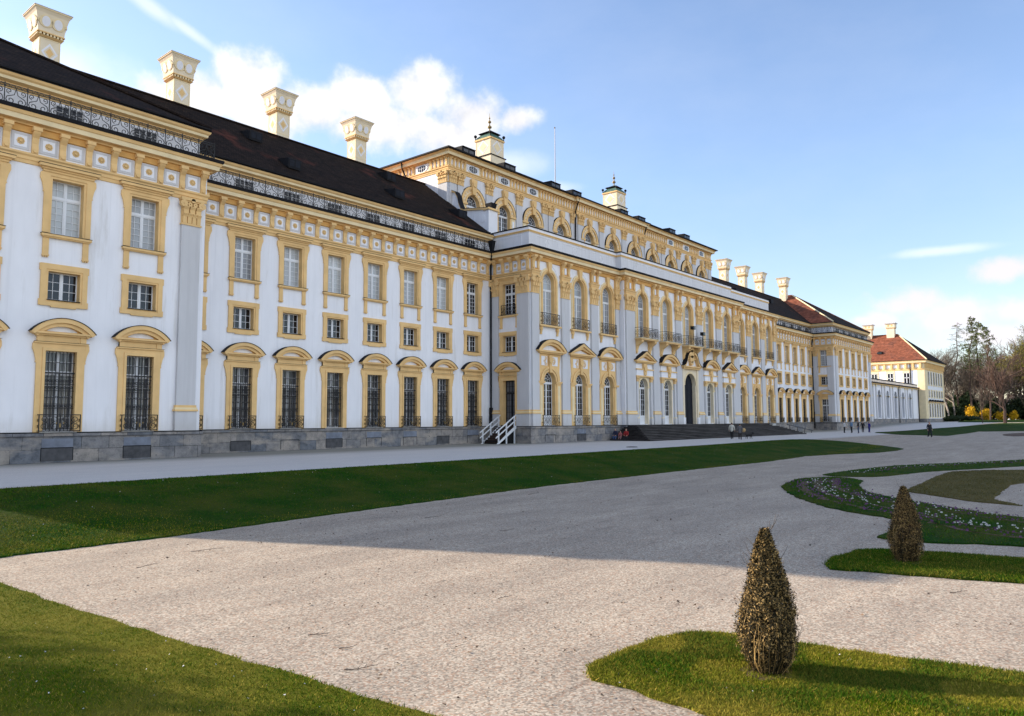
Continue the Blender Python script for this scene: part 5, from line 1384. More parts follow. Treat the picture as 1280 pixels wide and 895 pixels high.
def topiary(label, x, y, h, rad, seed, n):
    r = np.random.default_rng(seed)
    root = thing('topiary', label, 'topiary', (x, y, hz(x, y) + .03), 0, 'dried cone topiaries on the parterre lawns')
    prof = lambda t: rad * np.interp(t, [0, .08, .22, .40, .60, .80, .92, 1.0], [.58, .84, 1.0, .92, .70, .42, .26, .10])
    def shell(n, f0, f1):
        t = r.uniform(-.04, 1, n); a = r.uniform(0, 2 * PI, n)
        lump = 1 + .09 * np.sin(a * 3 + t * 9) + .06 * np.sin(a * 7 - t * 17) + .05 * np.sin(a * 13 + t * 31)
        q = prof(t) * lump * r.uniform(f0, f1, n)
        P = np.stack([q * np.cos(a), q * np.sin(a), .10 + t * (h - .1)], 1)
        k = (np.sin(P[:, 0] * 31 + 2 * np.sin(P[:, 2] * 17)) + np.sin(P[:, 1] * 29 + P[:, 2] * 13) + np.sin(P[:, 2] * 37 + P[:, 0] * 19)) > r.uniform(-2.6, .1, n)
        P, a = P[k], a[k]; n = len(P)
        Nn = np.stack([np.cos(a), np.sin(a), .45 + 0 * a], 1) + r.normal(0, .75, (n, 3)); Nn /= np.linalg.norm(Nn, axis=1)[:, None]
        return P, Nn
    vs = []
    for cnt, a, b_, s in ((int(n * .62), .84, 1.07, .023), (int(n * .28), .5, .9, .028), (int(n * .10), 1.0, 1.2, .02)):
        P, Nn = shell(cnt, a, b_); vs.append(leaf_quads(P, Nn, s * 1.25, r, .30))
    trimesh('foliage', np.concatenate(vs), 4, M['deadleaf'], root)
    m_ = MB()
    m_.lathe(0, 0, [(float(prof(np.array(t))) * .62, .10 + t * (h - .1)) for t in np.linspace(.03, .97, 12)], 'soil', 12)
    o = link('inner_growth', m_.mesh('inner_growth'), root)
    m_ = MB()
    for k in range(90):
        a = r.uniform(0, 2 * PI); t = r.uniform(.25, .9); q = float(prof(np.array(t))) * r.uniform(.8, 1.0)
        p0 = Vector((.16 * math.cos(a), .16 * math.sin(a), 0)); p3 = Vector((q * math.cos(a + .2), q * math.sin(a + .2), .1 + t * (h - .1)))
        p1 = p0.lerp(p3, .3) + Vector((math.cos(a), math.sin(a), 0)) * rad * .42 * (1 - .4 * t); p2 = p0.lerp(p3, .65) + Vector((math.cos(a), math.sin(a), 0)) * rad * .34
        m_.tube([p0, p1, p2, p3], .005, 'deadleaf', 3, .002)
    for k in range(26):                                        # long loose shoots
        a = r.uniform(0, 2 * PI); t = r.uniform(.15, 1.0); q = float(prof(np.array(t))) * .9
        p0 = Vector((q * math.cos(a), q * math.sin(a), .1 + t * (h - .1))); m_.tube([p0, p0 + Vector((math.cos(a) * .08, math.sin(a) * .08, r.uniform(.03, .12))), p0 + Vector((math.cos(a) * .12, math.sin(a) * .12, r.uniform(.08, .22)))], .004, 'twig', 3, .002)
    link('stems', m_.mesh('stems'), root)
    return root
topiary('larger brown cone topiary nearest the camera on the pointed lawn', 8.42, 3.36, 1.54, .292, 5, 70000)
topiary('smaller golden brown cone topiary further back beside the flower bed', 16.5, 3.76, 1.44, .29, 6, 40000)

# ------------------------------------------------------------------ twigs and debris on the gravel
TW = [(6.09, 8.6, .35, 'short dark twig lying on the sunlit gravel left of centre', 1), (5.53, 7.11, .5, 'forked dark twig on the gravel beside the near lawn edge', 2),
      (8.3, 16.0, .9, 'long thin twig on gravel at the foot of the grass bank', 0), (6.75, 15.1, .6, 'crooked twig on gravel near the left end of the path', 1), (15.4, 16.2, .7, 'thin twig on the shaded gravel below the bank', 0),
      (14.8, 12.8, .55, 'twig lying just inside the palace shadow edge', 1), (22.7, 18.2, .9, 'thin dark branch on shaded gravel halfway along the bank', 0), (14.1, 2.6, .35, 'small twig on the gravel between the two topiary lawns', 2),
      (5.98, 7.8, .3, 'tiny twig in the foreground gravel near the lawn', 0), (9.2, 8.0, .3, 'tiny twig in the middle of the sunlit gravel', 1)]
for i, (x, y, L, lb, fk) in enumerate(TW):
    r = random.Random(50 + i); z = hz(x, y); L *= .75
    m_ = MB(); a = r.uniform(-.5, .5) - .6; pts = [Vector((0, 0, .012))]
    for k in range(5):
        a += r.uniform(-.35, .35); pts.append(pts[-1] + Vector((math.cos(a) * L / 5, math.sin(a) * L / 5, r.uniform(-.004, .012))))
    m_.tube(pts, .0065, 'bark', 5, .003)
    for k in range(fk): p = pts[2 + k]; m_.tube([p, p + Vector((math.cos(a + 1) * L * .2, math.sin(a + 1) * L * .2, .02))], .004, 'bark', 4, .002)
    tag(m_.obj('twig', None, (x, y, z)), lb, 'twig', 'twigs fallen on the gravel')
m_ = MB(); m_.lathe(0, 0, [(.42, 0), (.42, .03), (.36, .035)], 'iron', 18)
for k in range(6): m_.box(-.3, .3, -.27 + k * .1, -.23 + k * .1, .03, .045, 'iron')
tag(m_.obj('drain_cover', None, (49.3, 29.6, .0)), 'dark iron drain cover lying flush in the pale terrace road', 'drain cover')

# fallen leaves and bits of bark scattered over the court; daisies in the turf
def scatter(name, mat, n, box, size, seed, lift, poly=None, tilt=.3):
    r = np.random.default_rng(seed); x = r.uniform(box[0], box[2], n); y = r.uniform(box[1], box[3], n)
    if poly is not None: k = inside(x, y, poly); x, y = x[k], y[k]; n = len(x)
    P = np.stack([x, y, H(x, y) + lift], 1); Nn = np.stack([r.normal(0, tilt, n), r.normal(0, tilt, n), np.ones(n)], 1); Nn /= np.linalg.norm(Nn, axis=1)[:, None]
    o = trimesh(name, leaf_quads(P, Nn, size, r, .6), 4, M[mat]); tag(o, kind='stuff')
M['litter'] = leafmat('leaf_litter', (.05, .035, .025), (.20, .13, .08))
scatter('leaf_litter', 'litter', 900, (5.5, 1, 40, 19), .05, 3, .014); scatter('leaf_litter', 'litter', 500, (5.2, 4, 12, 16), .035, 4, .014)
scatter('daisies', 'flower_w', 220, (1, 3, 5.2, 16), .02, 5, .05, pL); scatter('daisies', 'flower_w', 320, (4, 18.6, 60, 26.5), .03, 6, .06, pB); scatter('daisies', 'flower_w', 40, (7, .5, 10, 5), .018, 7, .05, pT)

# ------------------------------------------------------------------ trees
def rot_about(v, ax, a): return Matrix.Rotation(a, 3, ax) @ v
def bare_tree(label, x, y, h, seed, bark='bark', twig='twig', spread=.9, trunk_r=None, clear=.22, lean=0, group=None, levels=4, buds=None, name='bare_tree', dens=1.0):
    r = random.Random(seed); root = thing(name, label, 'tree', (x, y, hz(x, y) - .05), 0, group)
    tr = MB(); cr = MB(); tr_r = trunk_r or h * .014; tips = []
    def branch(p, d, L, rad, lev):
        n = 4 if lev < 2 else 3
        pts = [p]; dd = d.copy()
        for i in range(n):
            dd = (dd + Vector((r.uniform(-1, 1), r.uniform(-1, 1), r.uniform(-.25, .55))) * (.16 + .05 * lev)).normalized()
            pts.append(pts[-1] + dd * L / n)
        k = 6 if lev == 0 else (4 if lev == 1 else 3)
        (tr if lev < 2 else cr).tube(pts, rad, bark if lev < 2 else twig, k, rad * (.45 if lev else .4))
        if lev >= levels: tips.append(pts[-1]); return
        nb = int({0: 13, 1: 7, 2: 6, 3: 5}[lev] * (dens if lev > 0 else 1))
        for i in range(nb):
            t = r.uniform(clear if lev == 0 else .25, 1.0) if i else 1.0
            f = t * n; j = min(n - 1, int(f)); q = pts[j].lerp(pts[j + 1], f - j)
            ax = dd.cross(Vector((r.uniform(-1, 1), r.uniform(-1, 1), r.uniform(-1, 1)))).normalized()
            nd = rot_about(dd, ax, r.uniform(.35, 1.0) * spread)
            nd.z += .15; nd.normalize()
            branch(q, nd, L * r.uniform(.42, .68) * (1.05 - .35 * t if lev == 0 else 1), max(rad * (.55 if lev else .42), .018), lev + 1)
    branch(Vector((0, 0, 0)), Vector((lean, 0, 1)).normalized(), h * .62, tr_r, 0)
    link('trunk', tr.mesh('trunk'), root); link('crown', cr.mesh('crown'), root)
    if buds:
        P = np.array([tuple(t) for t in tips]); rr = np.random.default_rng(seed); P = np.repeat(P, 4, 0) + rr.normal(0, .3, (len(P) * 4, 3)); Nn = rr.normal(0, 1, P.shape); Nn /= np.linalg.norm(Nn, axis=1)[:, None]
        trimesh('leaves', leaf_quads(P, Nn, .30, rr, .7), 4, M[buds], root)
    return root

def larch(label, x, y, h, seed, needles=1.0, group='tall sparse conifers'):
    r = random.Random(seed); rr = np.random.default_rng(seed); root = thing('larch_tree', label, 'tree', (x, y, hz(x, y) - .05), 0, group)
    tr = MB(); cr = MB(); P = []
    bend = [Vector((r.uniform(-.3, .3) * k, r.uniform(-.3, .3) * k, h * k / 6)) for k in range(7)]
    bend = [Vector((0, 0, 0))] + [Vector((b.x, b.y, b.z)) for b in bend[1:]]
    tr.tube(bend, h * .0105, 'bark_red', 7, .05)
    def at(t): f = t * 6; j = min(5, int(f)); return bend[j].lerp(bend[j + 1], f - j)
    for k in range(64):
        t = .30 + .69 * (k / 63) ** .8; p = at(t); a = r.uniform(0, 2 * PI)
        L = h * .155 * (1.12 - t) ** .55 * r.uniform(.55, 1.15) * (.55 if t < .45 else 1)
        d = Vector((math.cos(a), math.sin(a), 0)); pts = [p, p + d * L * .4 + Vector((0, 0, L * .02)), p + d * L * .75 + Vector((0, 0, -L * .06)), p + d * L + Vector((0, 0, L * .06))]
        cr.tube(pts, .07, 'twig_red', 3, .02)
        for q in range(9):
            s = r.uniform(.2, 1); f = s * 3; j = min(2, int(f)); b = pts[j].lerp(pts[j + 1], f - j)
            e = b + Vector((r.uniform(-1, 1), r.uniform(-1, 1), r.uniform(-.9, .3))) * L * .26; cr.tube([b, e], .028, 'twig', 3, .012)
            if t > .5 and r.random() < needles:
                for _ in range(6): P.append(tuple(b.lerp(e, r.uniform(.1, 1.1))))
    link('trunk', tr.mesh('trunk'), root); link('crown', cr.mesh('crown'), root)
    P = np.array(P); P = P + rr.normal(0, .16, P.shape); Nn = rr.normal(0, 1, P.shape); Nn /= np.linalg.norm(Nn, axis=1)[:, None]
    trimesh('needles', leaf_quads(P, Nn, .40, rr, .4), 4, M['larch'], root)
    return root

def leafy(name, label, cat, x, y, h, w, seed, mat, n, size, group=None, stems=True, lobes=7, low=.15):
    rr = np.random.default_rng(seed); r = random.Random(seed); root = thing(name, label, cat, (x, y, hz(x, y) - .05), 0, group)
    P = []; Nn = []
    for k in range(lobes):
        c = np.array([r.uniform(-.55, .55) * w, r.uniform(-.55, .55) * w, h * r.uniform(.25, .72)]); s = np.array([w * r.uniform(.35, .6), w * r.uniform(.35, .6), h * r.uniform(.22, .36)])
        d = rr.normal(0, 1, (n // lobes, 3)); d /= np.linalg.norm(d, axis=1)[:, None]; q = (rr.uniform(.45, 1.0, n // lobes) ** .8 + .22 * np.maximum(0, rr.normal(0, 1, n // lobes)))[:, None]
        p = c + d * s * q; P.append(p); Nn.append(d + rr.normal(0, .5, d.shape))
    P = np.concatenate(P); Nn = np.concatenate(Nn); Nn /= np.linalg.norm(Nn, axis=1)[:, None]
    k = P[:, 2] > h * low * .3; P, Nn = P[k], Nn[k]
    trimesh('foliage', leaf_quads(P, Nn, size, rr, .6), 4, M[mat], root)
    m_ = MB()
    for q in range(14):
        a = r.uniform(0, 2 * PI); e = Vector((math.cos(a) * w * .6, math.sin(a) * w * .6, h * r.uniform(.5, .9))); m_.tube([Vector((math.cos(a) * .1, math.sin(a) * .1, 0)), e * .5 + Vector((0, 0, h * .12)), e], .05, 'bark', 4, .02)
    link('stems', m_.mesh('stems'), root)
    return root

BG = 'bare trees at the edge of the park'
bare_tree('wide bare tree rising right behind the corner building', 322, 60.8, 27, 1, spread=1.0, group=BG)
bare_tree('pale forked trunk nearest the corner building', 302.3, 53.1, 25, 2, bark='bark_pale', group=BG, clear=.35, lean=-.04)
bare_tree('pale slender trunk just right of the forked one', 306.6, 52.2, 24, 3, bark='bark_pale', group=BG, clear=.4, lean=.05)
larch('nearly bare tall larch left of the green conifers', 310, 51.7, 35, 4, needles=.12)
larch('tallest larch with olive needles, leftmost of the three green ones', 304.1, 46.2, 36, 5)
larch('slim larch between two fuller green conifers', 313.3, 44.6, 35.5, 6, .85)
larch('full larch with reddish trunk, rightmost of the green conifers', 299.8, 40.5, 32.5, 7, 1.0)
bare_tree('thin bare tree behind the tall larches', 331.8, 49, 27, 8, group=BG)
bare_tree('bare tree between the birches and the larches', 346, 55.5, 27, 9, group=BG)
bare_tree('dark reddish bare tree with low crown on the lawn at right', 188.5, 22.9, 17.0, 10, bark='bark_red', twig='twig_red', spread=1.1, clear=.25, trunk_r=.34, name='lawn_tree', dens=.95)
bare_tree('budding tree at the right edge behind the reddish one', 330, 33.5, 29, 11, group=BG, buds='greenbud')
bare_tree('large bare tree farthest right in the park edge', 327, 28.5, 28, 12, group=BG, buds='greenbud')
bare_tree('bare tree behind the white house', 367, 46, 29, 13, twig='twig_red', group=BG)
bare_tree('thin young tree standing alone in front of the forsythia', 190.5, 27.2, 8.6, 14, bark='bark', spread=.7, clear=.5, trunk_r=.09, name='sapling', levels=3)
bare_tree('slanting bare tree behind the yellow bushes', 318, 40.5, 22, 15, group=BG, lean=.12)
bare_tree('tall bare tree in the gap right of the larches', 345, 43, 28, 16, twig='twig_red', group=BG)
for i, (x, y, h, lb) in enumerate(((350, 64, 25, 'bare tree half hidden by the corner building roof'), (336, 58, 24, 'bare tree just right of the corner building cornice'), (352, 38, 30, 'tall bare tree behind the lawn tree'), (372, 34, 31, 'tall bare tree far right behind the evergreens'), (340, 52, 23, 'bare tree behind the pale trunks'), (362, 50, 29, 'bare tree between the two larch groups'))):
    bare_tree(lb, x, y, h, 30 + i, group=BG, twig='twig' if i % 2 else 'twig_red', dens=1.1)
# the tree outside the frame on the left whose shadow mottles the near lawn
bare_tree('budding tree west of the near lawn throwing a mottled shadow', -4.6, 24.5, 8.2, 17, name='bare_tree', dens=1.25, buds='greenbud')
bare_tree('taller budding tree further from the near lawn', -7.7, 30.5, 11.0, 18, name='bare_tree', dens=1.25, buds='greenbud')
EV = 'dark evergreen shrubs under the trees'
for i, (x, y, h, w, lb) in enumerate(((312, 52, 9.5, 4.5, 'dark evergreen shrub below the birches'), (324, 50.2, 11, 5, 'tallest dark evergreen behind the forsythia'), (330, 47, 10, 5, 'dark evergreen between the two yellow bushes'), (322, 43.2, 8, 4.5, 'low dark evergreen right of the second yellow bush'), (337, 41, 8.5, 6, 'broad dark evergreen left of the white house'), (345, 36, 9, 6, 'dark evergreen right of the white house'), (305, 56.5, 6.5, 4, 'dark evergreen close to the corner building'), (340, 30, 9, 6, 'dark evergreen at the right edge of the park'))):
    leafy('evergreen_shrub', lb, 'shrub', x, y, h, w, 60 + i, 'everg', 5200, .75, EV)
for i, (x, y, h, w, lb) in enumerate(((303.5, 47, 4.9, 2.4, 'largest yellow forsythia left of the young tree'), (307, 42.7, 4.2, 1.9, 'yellow forsythia right of the young tree'), (318, 39.7, 3.2, 2.0, 'dull yellow forsythia left of the lawn tree trunk'), (322, 36.4, 3.6, 1.4, 'narrow yellow forsythia right of the lawn tree trunk'))):
    leafy('forsythia', lb, 'bush', x, y, h, w, 80 + i, 'yellow', 2600, .34, 'yellow forsythia bushes', lobes=9)
hb = leafy('low_hedge', 'low dark hedge along the front of the corner building', 'hedge', 252, 41.2, 1.6, 4.5, 90, 'everg', 4000, .4)
leafy('low_hedge', 'low dark hedge patch left of the park path', 'hedge', 244.5, 42.6, 1.3, 3.2, 91, 'everg', 2500, .35)
# distant woods closing the horizon
def woods():
    rr = np.random.default_rng(5); n = 64000
    a = rr.uniform(-.6, .75, n); d = rr.uniform(430, 560, n) ; x = d * np.cos(a); y = d * np.sin(a) * 1.0 - 0
    top = 15 + 5 * np.sin(a * 31) + 4 * np.sin(a * 77 + 1) + 2.5 * np.sin(a * 173)
    z = 1.5 + top * rr.uniform(0, 1, n) ** .8
    P = np.stack([x, y, z], 1); Nn = rr.normal(0, 1, P.shape); Nn /= np.linalg.norm(Nn, axis=1)[:, None]
    o = trimesh('distant_woods', leaf_quads(P, Nn, 1.9, rr, .35), 4, M['woods'], None); tag(o, kind='stuff')
M['woods'] = leafmat('far_woods', (.04, .03, .026), (.11, .08, .065))
woods()
# white house beyond the trees
hs = thing('white_house', 'small white house with dark gabled roof behind the park trees', 'house', (400, 47, 1.5))
m_ = MB(); m_.box(-5, 5, -5.5, 5.5, 0, 4.6, 'plaster'); m_.prism_x([(-5.5, 4.6), (5.5, 4.6), (0, 8.0)], -4.9, 4.9, 'plaster'); link('wall', m_.mesh('wall'), hs)
m_ = MB()
for sg in (-1, 1): m_.prism_x([(sg * 6.1, 4.15), (0, 8.1), (0, 8.45), (sg * 6.2, 4.45)][::sg], -5.5, 5.5, 'houseroof')
link('roof', m_.mesh('roof'), hs)
for z, ys in ((1.2, (-3, 0, 3)), (5.0, (-1.2, 1.2))):
    for y in ys:
        m_ = MB(); m_.box(-5.04, -4.98, y - .55, y + .55, z, z + 1.4, 'gdark'); m_.box(-5.07, -5.04, y - .04, y + .04, z, z + 1.4, 'white'); link('window', m_.mesh('window'), hs)

# ------------------------------------------------------------------ people
def skin_obj(name, joints, edges, parent, mat, root=0, sub=1):
    me = bpy.data.meshes.new(name); me.from_pydata([j[0] for j in joints], edges, []); me.update()
    o = link(name, me, parent); me.materials.append(mat)
    s = o.modifiers.new('skin', 'SKIN')
    for i, j in enumerate(joints):
        r_ = j[1] if isinstance(j[1], tuple) else (j[1], j[1]); me.skin_vertices[0].data[i].radius = r_
        me.skin_vertices[0].data[i].use_root = (i == root)
    s.use_smooth_shade = True
    if sub: ss = o.modifiers.new('sub', 'SUBSURF'); ss.levels = sub; ss.render_levels = sub
    return o

def person(label, x, y, face, h=1.72, pose='stand', top=(.2, .2, .2), legs=(.02, .02, .025), hair=(.03, .02, .015), arms=((.05, -.05), (.05, -.05)), coat=.0, z=None, stride=.0, bag=None, raise_r=0, seat=.42, shoes=(.015, .015, .015), group=None):
    """local frame: faces -y, x to its left hand side is +x; face = world heading of its front (radians from -y)"""
    k = h / 1.75
    root = thing('person', label, 'person', (x, y, hz(x, y) if z is None else z), face, group); root.scale = (k, k, k)
    sit = pose == 'sit'
    hz_ = seat + .12 if sit else .93
    dz = hz_ - .93
    lean = -.10 if sit else 0
    J = []; E = []
    def add(p, r_, par=None):
        J.append((p, r_)); i = len(J) - 1
        if par is not None: E.append((par, i))
        return i
    pel = add((0, 0, .95 + dz), (.15, .11)); sp = add((0, lean * .4, 1.14 + dz), (.135, .10), pel); ch = add((0, lean * .8, 1.34 + dz), (.165, .115), sp)
    nb = add((0, lean, 1.49 + dz), .058, ch); hb_ = add((0, lean - .02, 1.57 + dz), (.062, .075), nb); hd = add((0, lean - .03, 1.655 + dz), (.084, .104), hb_); hc = add((0, lean - .02, 1.725 + dz), (.062, .078), hd)
    add((0, lean - .135, 1.635 + dz), .014, hd)
    for s in (-1, 1): add((s * .082, lean - .015, 1.645 + dz), (.012, .022), hd)
    side = {}
    for q, s in enumerate((-1, 1)):
        sw, fw = arms[q]
        sh = add((s * .175, lean, 1.43 + dz), .062, ch)
        el = (s * (.205 + sw), lean + .03 - fw * .6, 1.15 + dz); wr = (s * (.205 + sw * 1.2), lean - .10 - fw, .92 + dz)
        if raise_r and s == raise_r: el = (s * .27, lean - .12, 1.26 + dz); wr = (s * .2, lean - .30, 1.46 + dz)
        if sit: el = (s * .23, lean - .06, 1.14 + dz); wr = (s * .15, lean - .30, 1.04 + dz)
        e = add(el, .044, sh); w = add(wr, .03, e)
        v = (Vector(wr) - Vector(el)).normalized(); pm = Vector(wr) + v * .07; pa = add(tuple(pm), (.036, .02), w)
        for f in range(4):
            o_ = Vector((0, (f - 1.5) * .02, 0)); a = pm + o_ + v * .05; b = a + v * (.035 + .008 * (f in (1, 2))) + Vector((-s * .008, 0, 0)); i1 = add(tuple(a), .0095, pa); add(tuple(b), .008, i1)
        i1 = add(tuple(pm + Vector((-s * .01, -.035, 0)) + v * .01), .01, pa); add(tuple(pm + Vector((-s * .015, -.05, 0)) + v * .045), .0085, i1)
        side[s] = (el, wr)
        st = stride * s
        hp = add((s * .088, 0, .88 + dz), .095, pel)
        if sit: kn = (s * .13, -.42, seat + .10); an = (s * .13, -.44, .09)
        else: kn = (s * .095, -.03 - max(st, 0) * .55 - min(st, 0) * .25, .50 + abs(st) * .02); an = (s * .095, .03 - st * 1.0 + (0 if st >= 0 else .0), .085 + (0.05 if st < -.05 else 0))
        kk = add(kn, .062, hp); a_ = add(an, .042, kk); add((an[0], an[1] - .15, an[2] - .045), (.038, .028), a_)
        side[s] += (kn, an)
    skin_obj('body', J, E, root, M['skin'])
    # clothes follow the same joints a little outside the body
    T = []; TE = []
    def ta(p, r_, par=None):
        T.append((p, r_)); i = len(T) - 1
        if par is not None: TE.append((par, i))
        return i
    low = .74 - coat
    d0 = ta((0, 0, (.97 if sit else low + .03) + dz), (.212, .172)); b0 = ta((0, 0, 1.06 + dz), (.178, .140), d0); c0 = ta((0, lean * .4, 1.16 + dz), (.162, .128), b0); c1 = ta((0, lean * .8, 1.36 + dz), (.185, .132), c0); ta((0, lean, 1.51 + dz), .074, c1)
    for s in (-1, 1):
        sh = ta((s * .175, lean, 1.435 + dz), .075, c1); e = ta(side[s][0], .058, sh); ta(tuple(Vector(side[s][1]).lerp(Vector(side[s][0]), .06)), .045, e)
    skin_obj('jacket', T, TE, root, cloth('jacket_cloth', top))
    T, TE = [], []
    bt = ta((0, 0, 1.16 + dz), (.13, .10)); b0 = ta((0, 0, .99 + dz), (.155, .12), bt)
    for s in (-1, 1):
        hp = ta((s * .09, 0, .87 + dz), .108, b0); kk = ta(side[s][2], .078, hp); ta(tuple(Vector(side[s][3]) + Vector((0, 0, -.045))), .064, kk)
    skin_obj('trousers', T, TE, root, cloth('trouser_cloth', legs))
    for s in (-1, 1):
        an = side[s][3]; skin_obj('shoe', [((an[0], an[1] + .035, an[2] - .04), (.042, .045)), ((an[0], an[1] - .08, an[2] - .05), (.045, .034)), ((an[0], an[1] - .17, an[2] - .055), (.035, .026))], [(0, 1), (1, 2)], root, cloth('shoe_leather', shoes))
    skin_obj('hair', [((0, lean + .035, 1.57 + dz), (.072, .05)), ((0, lean + .022, 1.66 + dz), (.092, .088)), ((0, lean - .005, 1.722 + dz), (.074, .082))], [(0, 1), (1, 2)], root, cloth('hair_strands', hair))
    m_ = MB()
    for s in (-1, 1): m_.lathe(s * .032, lean - .122, [(.003, 1.662 + dz), (.013, 1.668 + dz), (.013, 1.676 + dz), (.003, 1.682 + dz)], 'gdark', 8)
    m_.box(-.028, .028, lean - .117, lean - .10, 1.592 + dz, 1.600 + dz, 'bark_red')
    link('face_features', m_.mesh('face_features'), root)
    return root

def heading(dx, dy): return math.atan2(dx, -dy)              # rotation that turns local -y towards (dx, dy)
away = heading(1, .25)
person('person in pale beige jacket walking away beside another with a dog', 75.3, 33.2, away, 1.74, top=(.52, .50, .43), legs=(.012, .012, .014), stride=.12, arms=((.07, -.05), (.07, .0)), coat=.04)
person('person in grey jacket walking away with a tan bag under the arm', 73.6, 31.6, away, 1.62, top=(.12, .115, .12), legs=(.02, .015, .014), stride=-.10, arms=((.06, 0), (.10, .06)), coat=.10)
# the bag
m_ = MB(); m_.lathe(0, 0, [(.02, -.26), (.17, -.20), (.23, -.02), (.20, .14), (.10, .22), (.02, .23)], 'bagtan', 14)
M['bagtan'] = cloth('tan_bag_cloth', (.42, .28, .13))
bg = m_.obj('bag', None, (73.85, 31.30, .98)); bg.scale = (.85, .85, .85); smooth(bg); tag(bg, 'tan round bag carried by the person in the grey jacket', 'bag')
# dog
dg = thing('dog', 'small black dog walking ahead of the two people on the path', 'dog', (76.6, 31.9, 0), heading(.85, -.5))
dj = [((0, 0, .40), (.10, .12)), ((0, -.22, .42), (.11, .14)), ((0, -.40, .52), .075), ((0, -.50, .62), (.075, .08)), ((0, -.60, .60), .05), ((0, -.70, .575), .033),
      ((0, .22, .41), (.09, .11)), ((0, .38, .47), .03), ((0, .50, .60), .02),
      ((-.075, -.25, .26), .045), ((-.075, -.27, .13), .03), ((-.075, -.31, .03), .03), ((.075, -.20, .26), .045), ((.075, -.17, .14), .03), ((.075, -.18, .03), .03),
      ((-.075, .20, .30), .06), ((-.075, .29, .17), .03), ((-.075, .25, .03), .03), ((.075, .26, .30), .06), ((.075, .36, .18), .03), ((.075, .34, .03), .03),
      ((-.055, -.47, .71), .022), ((.055, -.47, .71), .022)]
skin_obj('body', dj, [(0, 1), (1, 2), (2, 3), (3, 4), (4, 5), (0, 6), (6, 7), (7, 8), (1, 9), (9, 10), (10, 11), (1, 12), (12, 13), (13, 14), (6, 15), (15, 16), (16, 17), (6, 18), (18, 19), (19, 20), (3, 21), (3, 22)], dg, cloth('black_fur', (.012, .011, .011)))
tocam = heading(-1, -.35)
person('person in white shirt with arms folded, leftmost of the standing group', 119.3, 34.9, heading(.6, -.8), 1.74, top=(.62, .62, .62), legs=(.012, .012, .014), raise_r=0, arms=((.02, .16), (.02, .16)))
person('person in blue jacket and cap standing second from left in the group', 119.8, 34.0, heading(.2, 1), 1.86, top=(.09, .16, .26), legs=(.012, .013, .016), hair=(.45, .46, .48), arms=((.06, 0), (.06, 0)))
person('tall person in dark top and jeans in the middle of the group', 116.0, 32.0, heading(-.4, 1), 1.84, top=(.02, .018, .022), legs=(.03, .05, .10), arms=((.08, .05), (.05, 0)))
person('person dressed all in black behind the one in jeans', 123.4, 33.4, tocam, 1.72, top=(.012, .012, .012), legs=(.012, .012, .012))
person('person in bright blue tracksuit raising a hand to the face', 124.2, 32.7, heading(1, -.5), 1.62, top=(.03, .03, .22), legs=(.025, .028, .16), raise_r=1)
person('person in dark suit walking alone across the far gravel', 90.4, 17.8, heading(-.7, -.75), 1.72, top=(.015, .015, .02), legs=(.015, .015, .02), stride=.17, shoes=(.5, .5, .5))
person('person in blue jeans sitting leftmost on the palace steps', 64.8, 40.72, heading(-1, -.15), 1.70, 'sit', top=(.02, .025, .06), legs=(.06, .10, .22), z=0, seat=.30)
person('child in red and white sitting between two others on the steps', 64.7, 40.1, heading(-1, -.2), 1.30, 'sit', top=(.38, .12, .12), legs=(.30, .16, .16), z=0, seat=.38)
person('person in red jacket sitting rightmost on the palace steps', 64.8, 39.5, heading(-1, -.3), 1.68, 'sit', top=(.30, .025, .025), legs=(.02, .02, .025), z=0, seat=.30)

# ------------------------------------------------------------------ camera
FPX = 945.94 / 1280.0
cam = bpy.data.cameras.new('camera'); co = bpy.data.objects.new('camera', cam); COL.objects.link(co)
cam.sensor_fit = 'HORIZONTAL'; cam.sensor_width = 36; cam.lens = 36 * FPX
cam.clip_end = 9000; cam.clip_start = .1
pi_, ya_, ro_ = .0828, .6964, .0042
fw = Vector((math.cos(ya_) * math.cos(pi_), math.sin(ya_) * math.cos(pi_), math.sin(pi_)))
rt = Vector((math.sin(ya_), -math.cos(ya_), 0)); up = rt.cross(fw)
rt2 = rt * math.cos(ro_) - up * math.sin(ro_) * -1; rt2 = (rt * math.cos(ro_) + up * math.sin(ro_) * -1)
up2 = rt2.cross(fw)
Mx = Matrix((rt2, up2, -fw)).transposed().to_4x4(); Mx.translation = Vector((0, 0, 2))
co.matrix_world = Mx
scene.camera = co

# ------------------------------------------------------------------ sun and sky
SUN_EL, SUN_DIR = R(24.0), Vector((-.390, .921, 0)).normalized()
sd = Vector((SUN_DIR.x * math.cos(SUN_EL), SUN_DIR.y * math.cos(SUN_EL), math.sin(SUN_EL)))
L = bpy.data.lights.new('sun', 'SUN'); L.energy = 4.0; L.angle = R(.53); L.color = (1.0, .86, .69)
so = bpy.data.objects.new('sun', L); COL.objects.link(so); so.rotation_euler = sd.to_track_quat('Z', 'Y').to_euler(); so.location = (0, 0, 80)
w = bpy.data.worlds.new('World'); scene.world = w; w.use_nodes = True; nt = w.node_tree
bgn = nt.nodes['Background']
sky = N(nt, 'ShaderNodeTexSky', sky_type='NISHITA', sun_disc=False, sun_elevation=SUN_EL, sun_rotation=math.atan2(SUN_DIR.x, SUN_DIR.y), air_density=1.0, dust_density=.6, ozone_density=1.0, altitude=500)
tc = N(nt, 'ShaderNodeTexCoord'); D = tc.outputs['Generated']
def vm(op, a, b=None):
    n = N(nt, 'ShaderNodeVectorMath', operation=op)
    for i, v in enumerate((a, b)):
        if v is None: continue
        if isinstance(v, bpy.types.NodeSocket): nt.links.new(v, n.inputs[i])
        else: n.inputs[i].default_value = v
    return n
